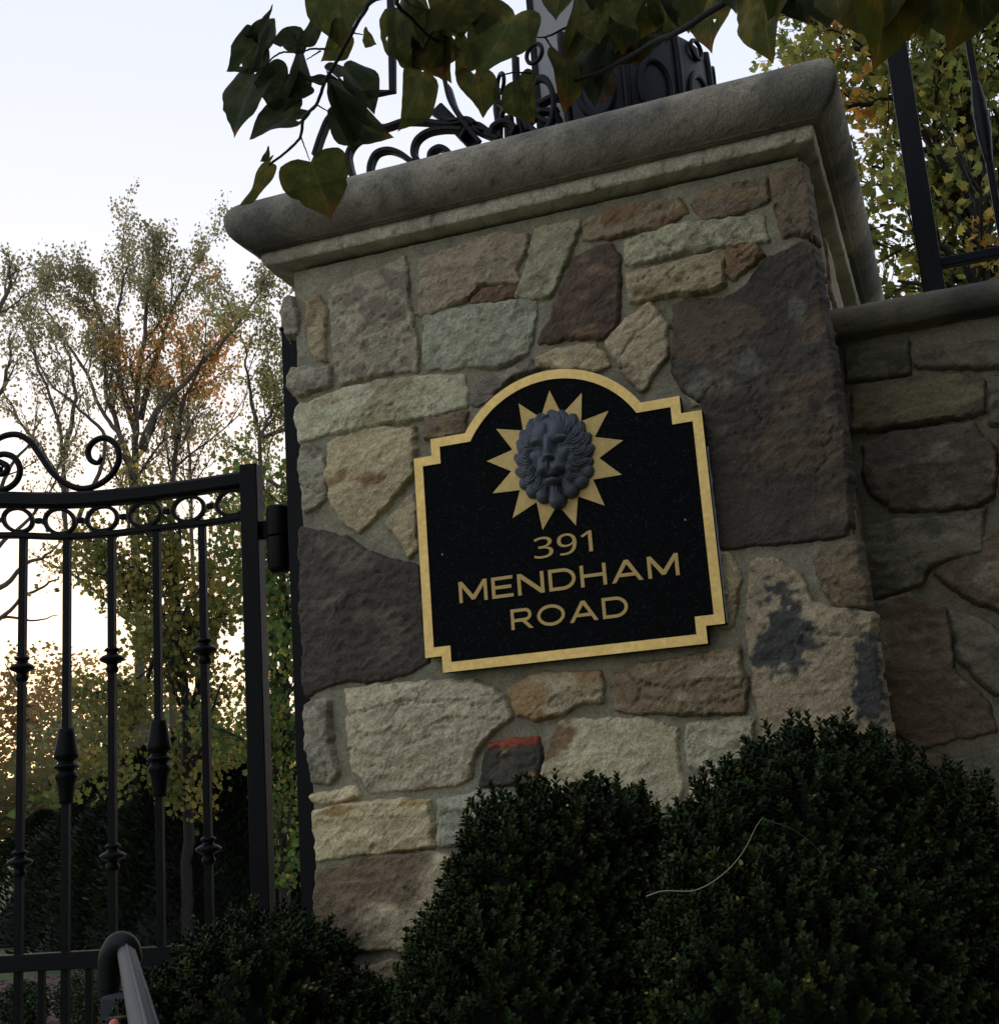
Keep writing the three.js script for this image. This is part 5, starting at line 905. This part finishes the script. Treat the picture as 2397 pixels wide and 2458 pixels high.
roundTree('pale tan tree far behind the gate stile', 560, 44, 6.0, 5.0, u => mix3(BROWN, YG, u), 75, 4200, FG);
roundTree('broad brown olive shrub behind the first two gate bars', 70, 27, 3.6, 4.4, u => mix3([.12, .085, .03], [.1, .1, .04], u), 76, 9000, FG);
roundTree('bright green shrub low behind the third gate bar', 250, 24, 3.0, 2.6, u => mix3(GREEN, [.09, .13, .04], u), 77, 5000, FG);
{                                                                   // dense trees across the drive, behind and to the right of the viewpoint: they keep the right wall in shade
  for (const [label, x, z, h, w, seed] of [['dense dark tree behind the viewpoint, nearest to the drive', 3.5, 5.2, 6.4, 3.8, 301], ['dense dark tree behind the viewpoint, second from the drive', 5.4, 4.6, 7.2, 4.2, 302], ['dense dark tree behind the viewpoint, beside the end of the wall', 7.6, 2.0, 6.8, 4.2, 303], ['dense dark tree far behind the viewpoint', 3.6, 9.5, 8.5, 5, 304]]) {
    const t = thing('roadside_tree', label, 'tree', [x, 0, z], 0, 'dense trees across the drive'), m = new MB(), wd = new MB(), r = RNG(seed);
    wd.tube([V(0, -.1, 0), V(.05, h * .4, 0), V(0, h * .85, .05)], .18, .05, 8);
    for (let k = 0; k < 12; k++) { const a = r() * 6.28, q = Math.sqrt(r()); leafCloud(m, [Math.cos(a) * w * .3 * q, h * (.2 + .62 * r()), Math.sin(a) * w * .3 * q], w * (.26 + .12 * r()), h * (.15 + .08 * r()), 900, .24, u => mix3([.03, .042, .015], [.05, .06, .02], u), seed * 20 + k); }
    part('trunk', wd.geo(), mBark, t); part('crown', m.geo(), mLeaf, t, { kind: 'stuff' });
  }
}
function evergreen(label, px, dist, h, w, seed, n) {
  const [x, z] = along(px, dist), t = thing('evergreen_shrub', label, 'evergreen', [x, 0, z], 0, 'dark evergreens behind the gate'), m = new MB(), r = RNG(seed), d = V(), N = V();
  for (let k = 0; k < n; k++) {
    const y = Math.pow(r(), .8), a = r() * 6.2832, env = w * .5 * Math.pow(1 - y, .6) * (.7 + .3 * Math.sin(y * 3)) * (1 + .3 * fbm(Math.cos(a) * 2 + seed, y * 5, Math.sin(a) * 2, 3)), q = env * (.55 + .5 * Math.sqrt(r())), g = .6 + .9 * r();
    const p = V(Math.cos(a) * q, y * h, Math.sin(a) * q); d.set(Math.cos(a), .35 + .5 * r(), Math.sin(a)).add(V(r() - .5, r() - .5, r() - .5)).normalize(); N.set(r() - .5, r() - .5, r() - .5).normalize();
    leafInto(m, p, d, N, .1, .035, [.011 * g, .017 * g, .007 * g], .1);
  }
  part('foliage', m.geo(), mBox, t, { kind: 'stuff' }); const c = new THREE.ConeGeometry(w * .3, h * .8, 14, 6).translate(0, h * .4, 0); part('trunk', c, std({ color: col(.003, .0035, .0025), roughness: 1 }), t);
}
evergreen('dark evergreen shrub behind the first gate bar', 60, 23, 2.0, 3.0, 81, 8000);
evergreen('dark evergreen shrub behind the second gate bar', 190, 19, 2.3, 2.8, 82, 9000);
evergreen('tall dark evergreen behind the third gate bar', 300, 17.5, 2.6, 2.8, 83, 11000);
evergreen('tallest dark evergreen behind the fourth gate bar', 410, 16.5, 2.8, 2.8, 84, 11000);
evergreen('dark evergreen behind the fifth gate bar', 510, 16.5, 2.6, 2.7, 85, 11000);
evergreen('dark evergreen between the gate stile and the pillar', 640, 17, 2.8, 3.0, 86, 11000);
evergreen('dark evergreen mostly hidden by the pillar', 760, 17.5, 2.7, 3.0, 87, 6000);
for (const [label, px, dist, rad, seed] of [['small round dark shrub on the lawn at the left edge', 15, 12.5, .25, 91], ['small round dark shrub beside the mulch between the gate bars', 165, 12.2, .3, 92]]) {
  const [x, z] = along(px, dist), t = thing('garden_shrub', label, 'shrub', [x, 0, z]), m = new MB();
  leafCloud(m, [0, rad * .75, 0], rad, rad * .8, 9000, .03, u => [.012 + .008 * u, .021 + .01 * u, .009], seed); part('foliage', m.geo(), mBox, t, { kind: 'stuff' }); const s = new MB(); for (let k = 0; k < 6; k++) s.tube([V(0, -.05, 0), V(Math.cos(k) * rad * .5, rad * 1.1, Math.sin(k) * rad * .5)], .012, .005, 5); part('stems', s.geo(), mBark, t);
}
{
  const m = new MB(), r = RNG(99);
  for (let k = 0; k < 130; k++) { const a = k / 130 * 6.2832 - .75, d = 58 + 22 * r(), h = (a > 1.3 ? 5 : 3) + 3.2 * r(); leafCloud(m, [eye.x - Math.sin(a) * d, h * .75, eye.z - Math.cos(a) * d], 3.4, h, 900, .42, u => mix3(OLIVE, BROWN, u), 900 + k); }
  const w = part('far_woods', m.geo(), mLeaf, scene); w.userData = { kind: 'stuff', label: 'far low woods along the horizon behind the garden', category: 'woods' };
}
renderer.render(scene, camera);
